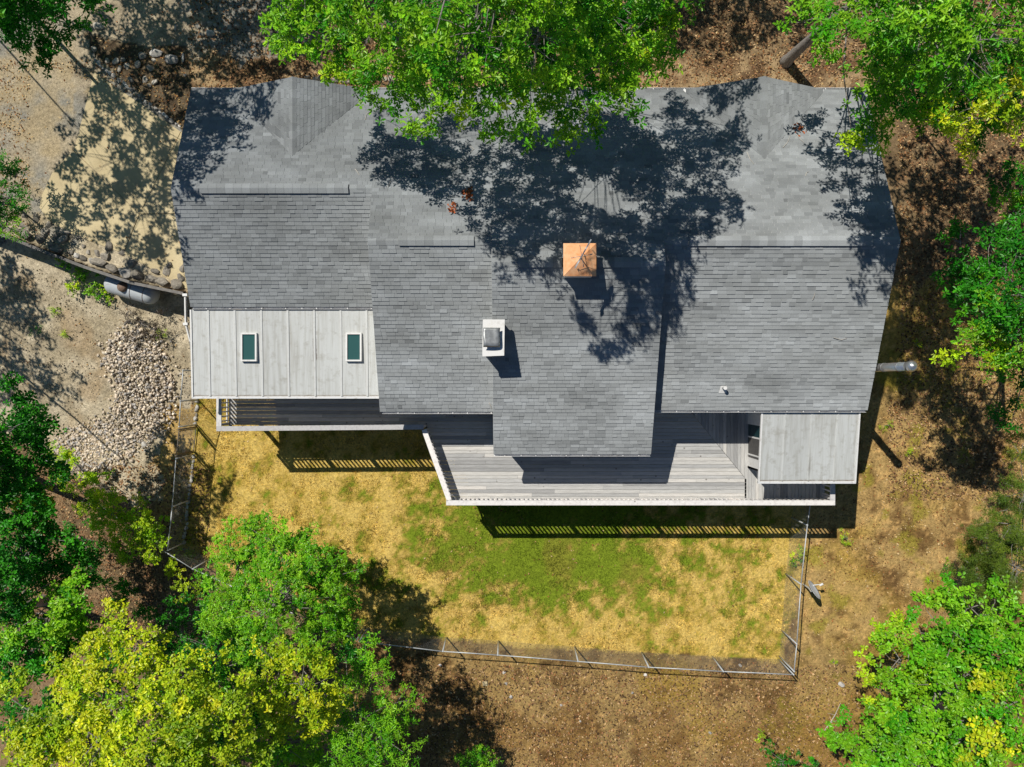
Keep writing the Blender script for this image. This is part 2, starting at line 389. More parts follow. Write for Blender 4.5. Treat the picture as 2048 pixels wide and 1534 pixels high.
def build_ground():
    def axis(a, b, st, far):
        core = np.arange(a, b + 1e-6, st); ext = []; d = st; x = b
        while x < far: d *= 1.35; x += d; ext.append(x)
        ext = np.array(ext); return np.concatenate([(a - (ext - b))[::-1], core, ext])
    xs = axis(-25, 25, .11, 500); ys = axis(-19, 19, .11, 500)
    X, Y = np.meshgrid(xs, ys); nx, ny = len(xs), len(ys)
    x = X.ravel(); y = Y.ravel(); z = ground(x, y)
    c, gr, px, py = ground_info(x, y)
    flat = inpoly(px, py, [(50, 115), (195, 115), (380, 245), (430, 245), (430, 610), (240, 560), (60, 460)])
    z = z + np.where(flat, -.012, (fbm(x * 1.2, y * 1.2, 21) - .5) * .10 + (fbm(x * 7, y * 7, 22, 2) - .5) * .035)
    i = np.arange(nx * ny).reshape(ny, nx)
    q = np.stack([i[:-1, :-1], i[:-1, 1:], i[1:, 1:], i[1:, :-1]], -1).reshape(-1, 4)
    me = bpy.data.meshes.new('ground')
    V = np.stack([x, y, z], 1).astype(np.float32)
    me.vertices.add(len(V)); me.vertices.foreach_set('co', V.ravel()); me.loops.add(q.size); me.loops.foreach_set('vertex_index', q.ravel().astype(np.int32))
    me.polygons.add(len(q)); me.polygons.foreach_set('loop_start', (np.arange(len(q)) * 4).astype(np.int32))
    a = me.attributes.new('col', 'FLOAT_COLOR', 'POINT'); a.data.foreach_set('color', np.c_[c, np.ones(len(c))].astype(np.float32).ravel())
    me.update(calc_edges=True); me.polygons.foreach_set('use_smooth', np.ones(len(q), bool))
    n = NT('soil_and_dry_grass'); co = n.attr('col', 0); w = n.world()
    d = n.noise(w, 9, 6, .75); d2 = n.noise(w, 38, 3, .6)
    co = n.mix(.85, co, n.ramp(d, [(.30, .42), (.5, 1.0), (.72, 1.6)]), 'MULTIPLY')
    co = n.mix(.8, co, n.ramp(d2, [(.3, .6), (.7, 1.4)]), 'MULTIPLY')
    n.base(co, .95); n.bump(n.math('ADD', d, d2), .7, .04); n.b.inputs['Specular IOR Level'].default_value = .1
    me.materials.append(n.m)
    o = link(bpy.data.objects.new('ground', me)); tag(o, kind='structure'); return o
build_ground()

# concrete pad: four slabs that meet at one joint
PAD_Z = 2.47
def pad_pt(px, py): p = at(px, py, PAD_Z); return (p.x, p.y)
pad = bpy.data.objects.new('concrete_driveway', None); pad.location = at(240, 360, PAD_Z); link(pad); tag(pad, kind='structure')
J = (279, 428)
SL = [[(188, 143), (362, 263), J, (147, 301)],
      [(147, 301), J, (247, 507), (150, 472), (95, 441), (78, 415), (82, 392), (104, 345), (128, 318)],
      [(362, 263), (420, 263), (420, 427), J],
      [J, (420, 427), (420, 585), (372, 578), (247, 507)]]
def shrink(poly, d):
    cx = sum(p[0] for p in poly) / len(poly); cy = sum(p[1] for p in poly) / len(poly)
    return [(p[0] + (cx - p[0]) * d / math.hypot(p[0] - cx, p[1] - cy), p[1] + (cy - p[1]) * d / math.hypot(p[0] - cx, p[1] - cy)) for p in poly]
for k, poly in enumerate(SL):
    pts = [pad_pt(*p) for p in poly][::-1]; pts = shrink(pts, .022)
    MB().prism(pts, PAD_Z - .12, PAD_Z + .003 * k).build('slab', M['concrete'], pad)

# ------------------------------------------------------------------ the house
ZE = 5.2; PT = .379
NE_Y, NE_Z = 11.1, 5.12
def north_z(y): return NE_Z + .38 * (NE_Y - y)
BL = {  # block: x0, x1, ridge y, south eave y, south eave z
    'L': (-12.14, -4.98, 6.94, 2.90, 5.15),
    'M': (-4.98, -0.70, 4.93, -1.055, 5.2),
    'C': (-0.70, 5.24, 4.13, -2.657, 5.2),
    'R': (5.24, 13.40, 4.92, -1.0, 5.2)}
house = thing('house', 'large grey shingled house with stepped gable roofs and pale metal porch roofs', 'house', (0, 4, 0))
sh_single = []          # the shingles that become parts of their own
SH_LEFT = [300]
def shingle_face(roof, P0, P1, P2, P3, singles=0, expo=.1435, seed=0, across=False):
    """P0 eave-left, P1 eave-right, P2 top-right, P3 top-left (as seen when looking up the slope)"""
    P0, P1, P2, P3 = map(Vector, (P0, P1, P2, P3))
    rr = random.Random(seed)
    L = max((P3 - P0).length if not across else ((P3 + P2) / 2 - (P0 + P1) / 2).length, .1)
    nrm = (P1 - P0).cross(P3 - P0) if (P1 - P0).length > .2 else (P2 - P1).cross(P3 - P1)
    nrm.normalize()
    if nrm.z < 0: nrm = -nrm
    rows = max(1, int(round(L / expo)))
    mb = MB(); cand = []
    for r in range(rows):
        t0 = r / rows; t1 = min(1.0, (r + 1.06) / rows)
        a0 = P0.lerp(P3, t0); b0 = P1.lerp(P2, t0); a1 = P0.lerp(P3, t1); b1 = P1.lerp(P2, t1)
        wid = (b0 - a0).length
        if wid < .05: continue
        x = -rr.uniform(0, .3); cuts = [0.0]
        while True:
            x += rr.choice([.17, .25, .31, .33, .36, .28]) * rr.uniform(.9, 1.1)
            if x >= wid - .05: break
            if x > .05: cuts.append(x)
        cuts.append(wid)
        for u0, u1 in zip(cuts[:-1], cuts[1:]):
            h = (rr.choice([.008, .014]) if across else rr.choice([.014, .015, .027, .030])); g = .003
            f0 = (u0 + g) / wid; f1 = (u1 - g) / wid
            if f1 <= f0: continue
            bl = a0.lerp(b0, f0); br = a0.lerp(b0, f1); tl = a1.lerp(b1, f0); tr = a1.lerp(b1, f1)
            c = (bl + tr) / 2
            tone = .5 + rr.gauss(0, .085) + (float(fbm(c.x * .45 + c.y * .5, c.y * 1.1, seed + 40)) - .5) * .75
            if rr.random() < .07: tone += rr.choice([-.2, .16])
            tone = min(1, max(0, tone))
            vs = [bl, br, br + nrm * h, bl + nrm * h, tr + nrm * .003, tl + nrm * .003]
            fs = [(3, 2, 4, 5), (0, 1, 2, 3), (0, 3, 5), (1, 4, 2)]
            if singles and len(cand) < singles and u1 - u0 > .22 and r > 2: cand.append((vs, fs, tone))
            else: mb.add(vs, fs, tone)
    for vs, fs, tone in cand: MB().add(vs, fs, tone).build('shingle', M['shingle'], roof)
    tag(mb.build('shingle_field', M['shingle'], roof), kind='stuff')
def roof_slab(name, P, th=.16):
    P = [Vector(p) for p in P]; n = (P[1] - P[0]).cross(P[3] - P[0]).normalized()
    if n.z < 0: n = -n
    return MB().hexa([p - Vector((0, 0, th)) for p in P], [p - n * .004 for p in P]).build(name, M['white'], house)
sd = 1
for k, (x0, x1, yr, ys, zs) in BL.items():
    zr = north_z(yr)
    S = [(x0, ys, zs), (x1, ys, zs), (x1, yr, zr), (x0, yr, zr)]
    r1 = roof_slab('roof', S); shingle_face(r1, *S, singles=75, seed=sd)
    g = .0
    N = [(x1, NE_Y, NE_Z), (x0, NE_Y, NE_Z), (x0, yr, zr), (x1, yr, zr)]
    r2 = roof_slab('roof', N); shingle_face(r2, *N, seed=sd + 1); sd += 2
    # walls: closed body under the two slopes
    i0 = .4 if k == 'L' else .02; i1 = .4 if k == 'R' else .03
    if k == 'C': i1 = .10
    yn = NE_Y - .45; ysw = ys + .45; un = .19
    prof = [(ysw, -.6), (yn, -.6), (yn, north_z(yn) - un), (yr, zr - un), (ysw, zs + PT * .45 - un)]
    a, b = x0 + i0, x1 - i1; m = len(prof)
    MB().add([(a, p[0], p[1]) for p in prof] + [(b, p[0], p[1]) for p in prof],
             [tuple(range(m)), tuple(range(2 * m - 1, m - 1, -1))] + [(i, m + i, m + (i + 1) % m, (i + 1) % m) for i in range(m)]).build('wall', M['siding'], house)
# small cross gables on the north side
for gx, hw, pz in ((-7.96, 2.75, 6.2), (9.14, 2.7, 6.24)):
    ya = NE_Y - (pz - NE_Z) / .38; yp = NE_Y + .02
    apex = (gx, ya, pz + .012); peak = (gx, yp, pz + .012)
    for s in (-1, 1):
        low = (gx + s * hw, NE_Y, NE_Z + .014)
        tri = [low, peak, apex]
        c = MB().add([(p[0], p[1], p[2] - .006) for p in tri] + [(p[0], p[1], p[2] - .14) for p in tri],
                     [(0, 1, 2), (5, 4, 3), (0, 3, 4, 1), (1, 4, 5, 2), (2, 5, 3, 0)]).build('gable_roof', M['white'], house)
        if s > 0: shingle_face(c, low, low, apex, peak, seed=sd, across=True)
        else: shingle_face(c, low, low, peak, apex, seed=sd, across=True)
        sd += 1
    MB().add([(gx - hw + .2, NE_Y - .3, NE_Z - .1), (gx + hw - .2, NE_Y - .3, NE_Z - .1), (gx, NE_Y - .3, pz - .18),
              (gx - hw + .2, NE_Y - .45, NE_Z - .1), (gx + hw - .2, NE_Y - .45, NE_Z - .1), (gx, NE_Y - .45, pz - .18)],
             [(0, 2, 1), (3, 4, 5), (0, 1, 4, 3), (1, 2, 5, 4), (2, 0, 3, 5)]).build('gable_wall', M['siding'], house)
    cap = house
    y = ya
    while y < yp - .05:
        y2 = min(y + .3, yp); t = R.uniform(.35, .75)
        MB().add([(gx - .15, y, pz - .05), (gx, y, pz + .035), (gx + .15, y, pz - .05), (gx - .15, y2, pz - .035), (gx, y2, pz + .05), (gx + .15, y2, pz - .035)],
                 [(0, 1, 4, 3), (1, 2, 5, 4), (3, 4, 1, 0)][:2] + [(3, 4, 5)], t).build('ridge_cap', M['shingle'], house); y = y2
# ridge caps and raised ridge vents
VENT = {'L': (400, 697), 'M': (797, 948), 'C': (1035, 1285), 'R': (1378, 1745)}
for k, (x0, x1, yr, ys, zs) in BL.items():
    zr = north_z(yr); D = HC - zr
    v0 = (VENT[k][0] - 1024) * D / F; v1 = (VENT[k][1] - 1024) * D / F
    hw = .175
    x = x0
    while x < x1 - .02:
        inside = v0 <= x < v1 - .01
        x2 = min(x + .3, x1)
        if not inside and x < v0 < x2: x2 = v0
        if inside: x2 = min(x2, v1)
        up = .075 if inside else .014; w = hw if inside else .15
        t = min(1, max(.2, R.gauss(.62, .12)))
        if not (k == 'C' and 1.66 < (x + x2) / 2 < 2.83):
            MB().add([(x, yr - w, zr - w * PT + up), (x2, yr - w, zr - w * PT + up + .006), (x2, yr, zr + up + .006), (x, yr, zr + up), (x2, yr + w, zr - w * .38 + up + .006), (x, yr + w, zr - w * .38 + up),
                      (x, yr - w, zr - w * PT + up - .012), (x2, yr - w, zr - w * PT + up - .012), (x2, yr + w, zr - w * .38 + up - .012), (x, yr + w, zr - w * .38 + up - .012)],
                     [(0, 1, 2, 3), (3, 2, 4, 5), (6, 7, 1, 0), (5, 4, 8, 9)], t).build('ridge_cap', M['shingle'], house)
        x = x2
    MB().add([(v0, yr - .15, zr - .055), (v1, yr - .15, zr - .055), (v1, yr + .15, zr - .055), (v0, yr + .15, zr - .055),
              (v0, yr - .15, zr + .004), (v1, yr - .15, zr + .004), (v1, yr, zr + .06), (v0, yr, zr + .06), (v1, yr + .15, zr + .004), (v0, yr + .15, zr + .004)],
             [(0, 1, 5, 4), (4, 5, 6, 7), (7, 6, 8, 9), (2, 3, 9, 8), (0, 4, 7, 9, 3), (1, 2, 8, 6, 5)]).build('ridge_vent', M['dark'], house)
# gutters with hangers
def gutter(x0, x1, y, z, s, hang=True):
    g = MB(); w = .085; t = .012; d = .10
    ya, yb = (y - s * .0, y - s * w)
    y0, y1 = min(ya, yb), max(ya, yb)
    g.box(x0, x1, y0, y0 + t, z - d, z); g.box(x0, x1, y1 - t, y1, z - d, z); g.box(x0, x1, y0 + t, y1 - t, z - d, z - d + t)
    o = g.build('gutter', M['gutter'], house)
    x = x0 + R.uniform(.2, .6)
    while x < x1:
        MB().box(x, x + .03, y0 + t + .001, y1 - t - .001, z - .02, z - .006).build('hanger', M['white'], o); x += R.choice([.55, .6, .62, .9])
    return o
gutter(-12.14, -9.9, NE_Y + .09, 5.11, 1); gutter(-5.5, 7.1, NE_Y + .09, 5.11, 1); gutter(11.3, 13.40, NE_Y + .09, 5.11, 1)
gutter(-4.90, -.72, -1.06, 5.17, 1); gutter(-.68, 5.22, -2.662, 5.17, 1); gutter(5.30, 13.36, -1.005, 5.17, 1)
gutter(-12.1, -5.02, 2.895, 5.12, 1)

# pale metal porch roofs
def metal_roof(xs, yt, zt, yb, zb, slope_dx=0.0):
    r = MB().hexa([(xs[0], yb, zb - .12), (xs[-1], yb, zb - .12), (xs[-1], yt, zt - .12), (xs[0], yt, zt - .12)],
                  [(xs[0], yb, zb - .012), (xs[-1], yb, zb - .012), (xs[-1], yt, zt - .012), (xs[0], yt, zt - .012)]).build('metal_roof', M['white'], house)
    for a, b in zip(xs[:-1], xs[1:]):
        dz = R.uniform(0, .006)
        MB().hexa([(a + .012, yb + .05, zb - .01), (b - .012, yb + .05, zb - .01), (b - .012, yt, zt - .01), (a + .012, yt, zt - .01)],
                  [(a + .012, yb + .05, zb + .006 + dz), (b - .012, yb + .05, zb + .006), (b - .012, yt, zt + .006), (a + .012, yt, zt + .006 + dz)], R.uniform(.25, .85)).build('panel', M['metal_roof'], r)
    for a in xs[1:-1]:
        MB().bar((a, yb + .05, zb + .018), (a, yt, zt + .018), .075 if len(xs) > 6 else .03, .035, R.uniform(.8, 1)).build('seam', M['seam'] if len(xs) > 6 else M['metal_roof'], r)
    for a in (xs[0], xs[-1]): MB().bar((a, yb, zb), (a, yt, zt), .06, .09).build('edge_trim', M['white'], r)
    MB().bar((xs[0] - .03, yb - .01, zb - .02), (xs[-1] + .03, yb - .01, zb - .02), .07, .11).build('gutter', M['gutter'], r)
    return r
LX = [-12.18] + [(p - 1024) * 26.95 / F for p in (416, 469, 522, 575, 628, 681, 733)] + [-4.99]
mr1 = metal_roof(LX, 2.80, 5.02, -.53, 4.86)
RX = [9.48, (1569 - 1024) * 27.1 / F, (1621 - 1024) * 27.1 / F, (1673 - 1024) * 27.1 / F, 13.18]
mr2 = metal_roof(RX, -1.10, 5.02, -3.80, 4.66)
# skylights
for cx in (497, 707):
    a = at(cx, 694, 5.08); z = 5.02 - (2.8 - a.y) * (.16 / 3.33)
    w, h = .30, .54
    s = MB()
    s.box(a.x - w, a.x + w, a.y - h, a.y - h + .06, z, z + .13); s.box(a.x - w, a.x + w, a.y + h - .06, a.y + h, z, z + .13)
    s.box(a.x - w, a.x - w + .06, a.y - h + .06, a.y + h - .06, z, z + .13); s.box(a.x + w - .06, a.x + w, a.y - h + .06, a.y + h - .06, z, z + .13)
    o = s.build('skylight', M['white'], house)
    MB().box(a.x - w + .06, a.x + w - .06, a.y - h + .06, a.y + h - .06, z + .03, z + .075).build('glass', M['glass'], o)
# pale chimney with a bent metal lid
ch = MB().box(-.96, -.32, .98, 2.16, 4.5, 7.48).build('chimney', M['siding'], house)
MB().hexa([(-1.02, .93, 7.48), (-.27, .96, 7.48), (-.25, 2.2, 7.48), (-1.0, 2.2, 7.48)], [(-1.02, .93, 7.6), (-.27, .96, 7.6), (-.25, 2.2, 7.6), (-1.0, 2.2, 7.6)]).build('crown_slab', M['white'], ch)
MB().box(-.88, -.52, 1.30, 1.78, 7.6, 7.80).build('flue', M['dark'], ch)
ld = MB(); nx_ = 7; ny_ = 8
for i in range(nx_ + 1):
    for j in range(ny_ + 1):
        u = i / nx_; v = j / ny_
        ld.v.append((-.98 + .57 * u + .01 * math.sin(v * 7), 1.24 + .66 * v, 7.83 + .05 * math.sin(u * 3 + v * 2.2) * v + .025 * math.sin(v * 5 + u * 4) - (.05 if j == 0 else 0) - (.03 if i == nx_ else 0)))
for i in range(nx_):
    for j in range(ny_): a = i * (ny_ + 1) + j; ld.f.append((a, a + ny_ + 1, a + ny_ + 2, a + 1)); ld.t.append(.5)
o = ld.build('lid', M['lead'], ch, smooth=True); md = o.modifiers.new('thickness', 'SOLIDIFY'); md.thickness = .012
# copper capped chimney with weathervane
cx, cy, zc = 2.245, 4.10, 8.45
cc = MB().box(cx - .46, cx + .46, cy - .47, cy + .47, 5.5, zc - .03).build('copper_chimney', M['white'], house)
MB().box(cx - .52, cx + .52, cy - .53, cy + .53, zc - .11, zc - .032).build('cornice', M['white'], cc)
h = .545
cp = [(cx - h, cy - h), (cx + h, cy - h), (cx + h, cy + h), (cx - h, cy + h)]
MB().add([(x, y, zc) for x, y in cp] + [(x, y, zc - .03) for x, y in cp] + [(cx, cy, zc + .34)],
         [(0, 1, 8), (1, 2, 8), (2, 3, 8), (3, 0, 8), (0, 4, 5, 1), (1, 5, 6, 2), (2, 6, 7, 3), (3, 7, 4, 0), (7, 6, 5, 4)]).build('copper_cap', M['copper'], cc)
vn = MB().tube([(cx, cy, zc + .3), (cx, cy, 9.78)], [.018, .014], 8).build('weathervane', M['lead'], cc)
dv = Vector((.49, .872, 0)); pv = Vector((cx, cy, 9.42)); sv = Vector((.872, -.49, 0))
prof = [(-.50, .0), (-.36, .10), (-.30, .03), (-.16, .03), (-.06, .16), (.10, .22), (.24, .16), (.40, .20), (.52, .14), (.40, .05), (.24, -.03), (.05, -.08), (-.16, -.02), (-.36, -.08)]
n_ = len(prof)
MB().add([pv + dv * a + Vector((0, 0, b)) + sv * .02 for a, b in prof] + [pv + dv * a + Vector((0, 0, b)) - sv * .02 for a, b in prof],
         [tuple(range(n_)), tuple(range(2 * n_ - 1, n_ - 1, -1))] + [(i, n_ + i, n_ + (i + 1) % n_, (i + 1) % n_) for i in range(n_)]).build('vane', M['dish'], vn)
for a, L_ in ((0, 'E'), (90, 'N'), (180, 'W'), (270, 'S')):
    d = Vector((math.cos(math.radians(a + 10)), math.sin(math.radians(a + 10)), 0)); e = Vector((cx, cy, 9.12)) + d * .26
    MB().tube([Vector((cx, cy, 9.12)), e], .008, 6).build('arm', M['lead'], vn)
    STR = {'E': [((-1, -1), (-1, 1)), ((-1, 1), (1, 1)), ((-1, 0), (.6, 0)), ((-1, -1), (1, -1))], 'N': [((-1, -1), (-1, 1)), ((-1, 1), (1, -1)), ((1, -1), (1, 1))],
           'W': [((-1, 1), (-.5, -1)), ((-.5, -1), (0, .3)), ((0, .3), (.5, -1)), ((.5, -1), (1, 1))], 'S': [((1, 1), (-1, .7)), ((-1, .7), (1, -.1)), ((1, -.1), (.8, -1)), ((.8, -1), (-1, -1))]}[L_]
    lm = MB()
    for p, q in STR: lm.tube([e + d * .05 + d * p[0] * .04 + Vector((0, 0, p[1] * .06)), e + d * .05 + d * q[0] * .04 + Vector((0, 0, q[1] * .06))], .009, 5)
    lm.build('letter', M['lead'], vn)
# roof vent pipe
vp = at(1450, 776, 5.75); zz = 5.2 + PT * (vp.y + 1.0)
v = MB().tube([(vp.x, vp.y, zz - .05), (vp.x, vp.y, zz + .26)], .055, 12).build('vent_pipe', M['lead'], house)
MB().hexa([(vp.x - .16, vp.y - .19, zz - PT * .19 + .02), (vp.x + .14, vp.y - .19, zz - PT * .19 + .02), (vp.x + .12, vp.y + .08, zz + .05), (vp.x - .10, vp.y + .08, zz + .05)],
          [(vp.x - .16, vp.y - .19, zz - PT * .19 + .03), (vp.x + .14, vp.y - .19, zz - PT * .19 + .03), (vp.x + .12, vp.y + .08, zz + .06), (vp.x - .10, vp.y + .08, zz + .06)]).build('flashing', M['white'], v)
MB().tube([(vp.x, vp.y, zz + .24), (vp.x, vp.y, zz + .28)], .07, 12).build('collar', M['white'], v)
# tall stainless flue beside the east gable
fp = Vector((13.86, .60, 0))
fl = MB().tube([(fp.x, fp.y, 1.0), (fp.x, fp.y, 7.15)], .155, 20).build('flue_pipe', M['steel'], house, smooth=True)
for z in (2.6, 4.1, 5.5, 6.55, 7.1): MB().tube([(fp.x, fp.y, z), (fp.x, fp.y, z + .06)], .17, 20).build('band', M['steel'], fl)
MB().tube([(fp.x, fp.y, 7.15), (fp.x, fp.y, 7.3)], .12, 16).build('collar', M['dark'], fl)
MB().tube([(fp.x, fp.y, 7.28), (fp.x, fp.y, 7.33), (fp.x, fp.y, 7.42), (fp.x, fp.y, 7.49), (fp.x, fp.y, 7.52)], [.19, .205, .17, .09, .01], 20).build('rain_cap', M['steel'], fl, smooth=True)
MB().box(13.0, 13.75, fp.y - .02, fp.y + .02, 4.3, 4.34).build('bracket', M['galv'], fl)
# screened porch under the east metal roof
X0 = 9.67
DZ = 2.75
pw = MB().box(X0 + .02, X0 + .10, -1.5, -1.14, DZ, 4.85)
pw = pw.build('porch_wall', M['white'], house)
for y0, y1 in ((-1.66, -1.5), (-2.20, -2.14), (-2.92, -2.86), (-3.46, -3.02)): MB().box(X0 + .02, X0 + .10, y0, y1, DZ, 4.55).build('porch_post', M['white'], pw)
MB().box(X0 + .01, X0 + .11, -3.46, -1.5, 4.55, 4.68).build('header', M['white'], pw)
for (y0, y1), m in zip(((-2.14, -1.66), (-2.86, -2.20), (-3.02, -2.92)), ('dark_glass', 'screen', 'screen')):
    MB().box(X0 + .045, X0 + .07, y0, y1, DZ + .02, 4.55).build('pane', M[m], pw)
MB().box(X0 + .02, 13.05, -3.46, -3.38, DZ, 4.6).build('porch_wall', M['white'], house)
MB().box(12.97, 13.05, -3.37, -1.0, DZ, 4.7).build('porch_wall', M['white'], house)
# posts under the west metal roof and a leader pipe
for x in (-11.5, -8.4, -5.4): MB().box(x, x + .12, -.42, -.30, DZ, 4.74).build('porch_post', M['white'], house)
dp = [at(371, 590, 4.6), at(372, 648, 4.5), at(381, 682, 4.4), at(383, 700, 3.2)]
ds = MB().tube(dp, .05, 4).build('downspout', M['white'], house)
for p in dp[:2]: MB().box(p.x - .09, p.x + .09, p.y - .05, p.y + .05, p.z - .06, p.z + .07).build('elbow', M['white'], ds)

# ------------------------------------------------------------------ the deck
deck = thing('wooden_deck', 'weathered grey board deck with whitewashed railing along the back of the house', 'deck', (4, -2.5, 0))
PITCH = .1475; BW = .137
dl, dr = -11.64, 12.9
DA, DB = Vector((7.36, -1.17)), Vector((9.63, -3.95))          # mitre line
def diag_x(y): return DA.x + (DA.y - y) * (DB.x - DA.x) / (DA.y - DB.y)
def diag_left(y): return -3.50 + (-1.75 - y) * (1.06 / 3.05)    # slanted west edge of the wide part
def hboard(xa, xb, y, slA=0, slB=0):
    MB().hexa([(xa, y - BW / 2, DZ - .035), (xb, y - BW / 2, DZ - .035), (xb + slB, y + BW / 2, DZ - .035), (xa + slA, y + BW / 2, DZ - .035)],
              [(xa, y - BW / 2, DZ), (xb, y - BW / 2, DZ), (xb + slB, y + BW / 2, DZ), (xa + slA, y + BW / 2, DZ)]).build('board', M['deck_x'], deck)
y = -4.80 + BW / 2
while y < 1.4:
    if y > -1.74: xa = dl
    else: xa = diag_left(y)
    xb = 9.643 if y < DB.y else (diag_x(y) if y < DA.y else 7.36)
    x = xa
    first = R.uniform(1.5, 4.5)
    while x < xb - .05:
        L = first if x == xa else R.uniform(3.2, 5.2)
        x2 = min(x + L, xb)
        if xb - x2 < .7: x2 = xb
        endA = -.348 * BW if (x == xa and y < -1.74) else 0
        endB = -.81 * BW if (x2 == xb and DB.y < y < DA.y) else 0
        hboard(x + .002 - endA / 2, x2 - .003 - endB / 2, y, endA, endB); x = x2
    y += PITCH
x = 7.36 + BW / 2
while x < 12.86:
    if x < 9.60: yb = .012 + DA.y - (x - DA.x) * (DA.y - DB.y) / (DB.x - DA.x); sl = -.0
    else: yb = -4.80
    cutl = 1.22 * BW if x < 9.60 else 0
    MB().hexa([(x - BW / 2, yb + cutl / 2 + .004, DZ - .035), (x + BW / 2, yb - cutl / 2 + .004, DZ - .035), (x + BW / 2, -.6, DZ - .035), (x - BW / 2, -.6, DZ - .035)],
              [(x - BW / 2, yb + cutl / 2 + .004, DZ), (x + BW / 2, yb - cutl / 2 + .004, DZ), (x + BW / 2, -.6, DZ), (x - BW / 2, -.6, DZ)]).build('board', M['deck_y'], deck)
    x += PITCH
corners = [(dl + .02, 1.3), (dl + .02, -1.77), (-3.52, -1.77), (-2.46, -4.80), (12.86, -4.80), (12.86, -.7)]
for a, b in zip(corners[:-1], corners[1:]):
    d = (Vector(b) - Vector(a)).normalized(); nn = Vector((d.y, -d.x)) * -.02
    MB().bar((a[0] - nn.x, a[1] - nn.y, DZ - .16), (b[0] - nn.x, b[1] - nn.y, DZ - .16), .04, .24).build('rim_joist', M['old_timber'], deck)
for px_, py_ in [(dl + .15, .9), (dl + .15, -1.6), (-8.6, -1.6), (-5.6, -1.6), (-3.5, -1.6), (-2.25, -4.6), (.9, -4.6), (4.0, -4.6), (7.1, -4.6), (10.0, -4.6), (12.7, -4.6), (12.7, -1.4)]:
    MB().box(px_ - .07, px_ + .07, py_ - .07, py_ + .07, -.3, DZ - .28).build('post', M['old_timber'], deck)
for yj in (-4.2, -3.2, -2.2): MB().box(-2.3 if yj < -3 else -3.0, 12.6, yj - .02, yj + .02, DZ - .24, DZ - .04).build('joist', M['old_timber'], deck)
# railings
TOP = 3.70
def railing(a, b, z=TOP, gap0=0.0, gap1=0.0):
    a = Vector((a[0], a[1], 0)); b = Vector((b[0], b[1], 0)); d = (b - a).normalized(); L = (b - a).length; s = Vector((d.y, -d.x, 0))
    Z = lambda zz: Vector((0, 0, zz))
    r = MB().bar(a + Z(z - .02) + d * gap0, b + Z(z - .02) - d * gap1, .195, .042).build('railing', M['rail_wood'], deck)
    MB().bar(a + Z(z - .09) + d * .12, b + Z(z - .09) - d * .12, .04, .09).build('top_rail', M['rail_wood'], r)
    MB().bar(a + Z(DZ + .12) + d * .12, b + Z(DZ + .12) - d * .12, .04, .08).build('bottom_rail', M['rail_wood'], r)
    n = max(1, round(L / 1.85))
    for i in range(n + 1):
        p = a + d * (.05 + (L - .1) * i / n)
        MB().bar(p + Z(DZ - .3), p + Z(z - .045), .09, .09).build('post', M['rail_wood'], r)
    x = .16
    me = None
    while x < L - .1:
        p = a + d * x
        o = MB()
        if me is None:
            bb = MB().bar(p + Z(DZ + .08) - s * .035, p + Z(z - .06) - s * .035, .052, .052).build('baluster', M['rail_wood'], r, origin=p); me = bb.data
        else:
            bb = bpy.data.objects.new('baluster', me); link(bb, r); bb.location = p - wloc(r)
        x += .182
    return r
CW = .0975
railing((-11.67, 1.2), (-11.67, -1.80 + CW + .002), gap1=0); railing((-11.77, -1.80), (-3.52, -1.73))
railing((-3.50, -1.84), (-2.50, -4.65)); railing((-2.62, -4.75), (12.86, -4.75)); railing((12.765, -4.75 + CW + .002), (12.765, -3.55))

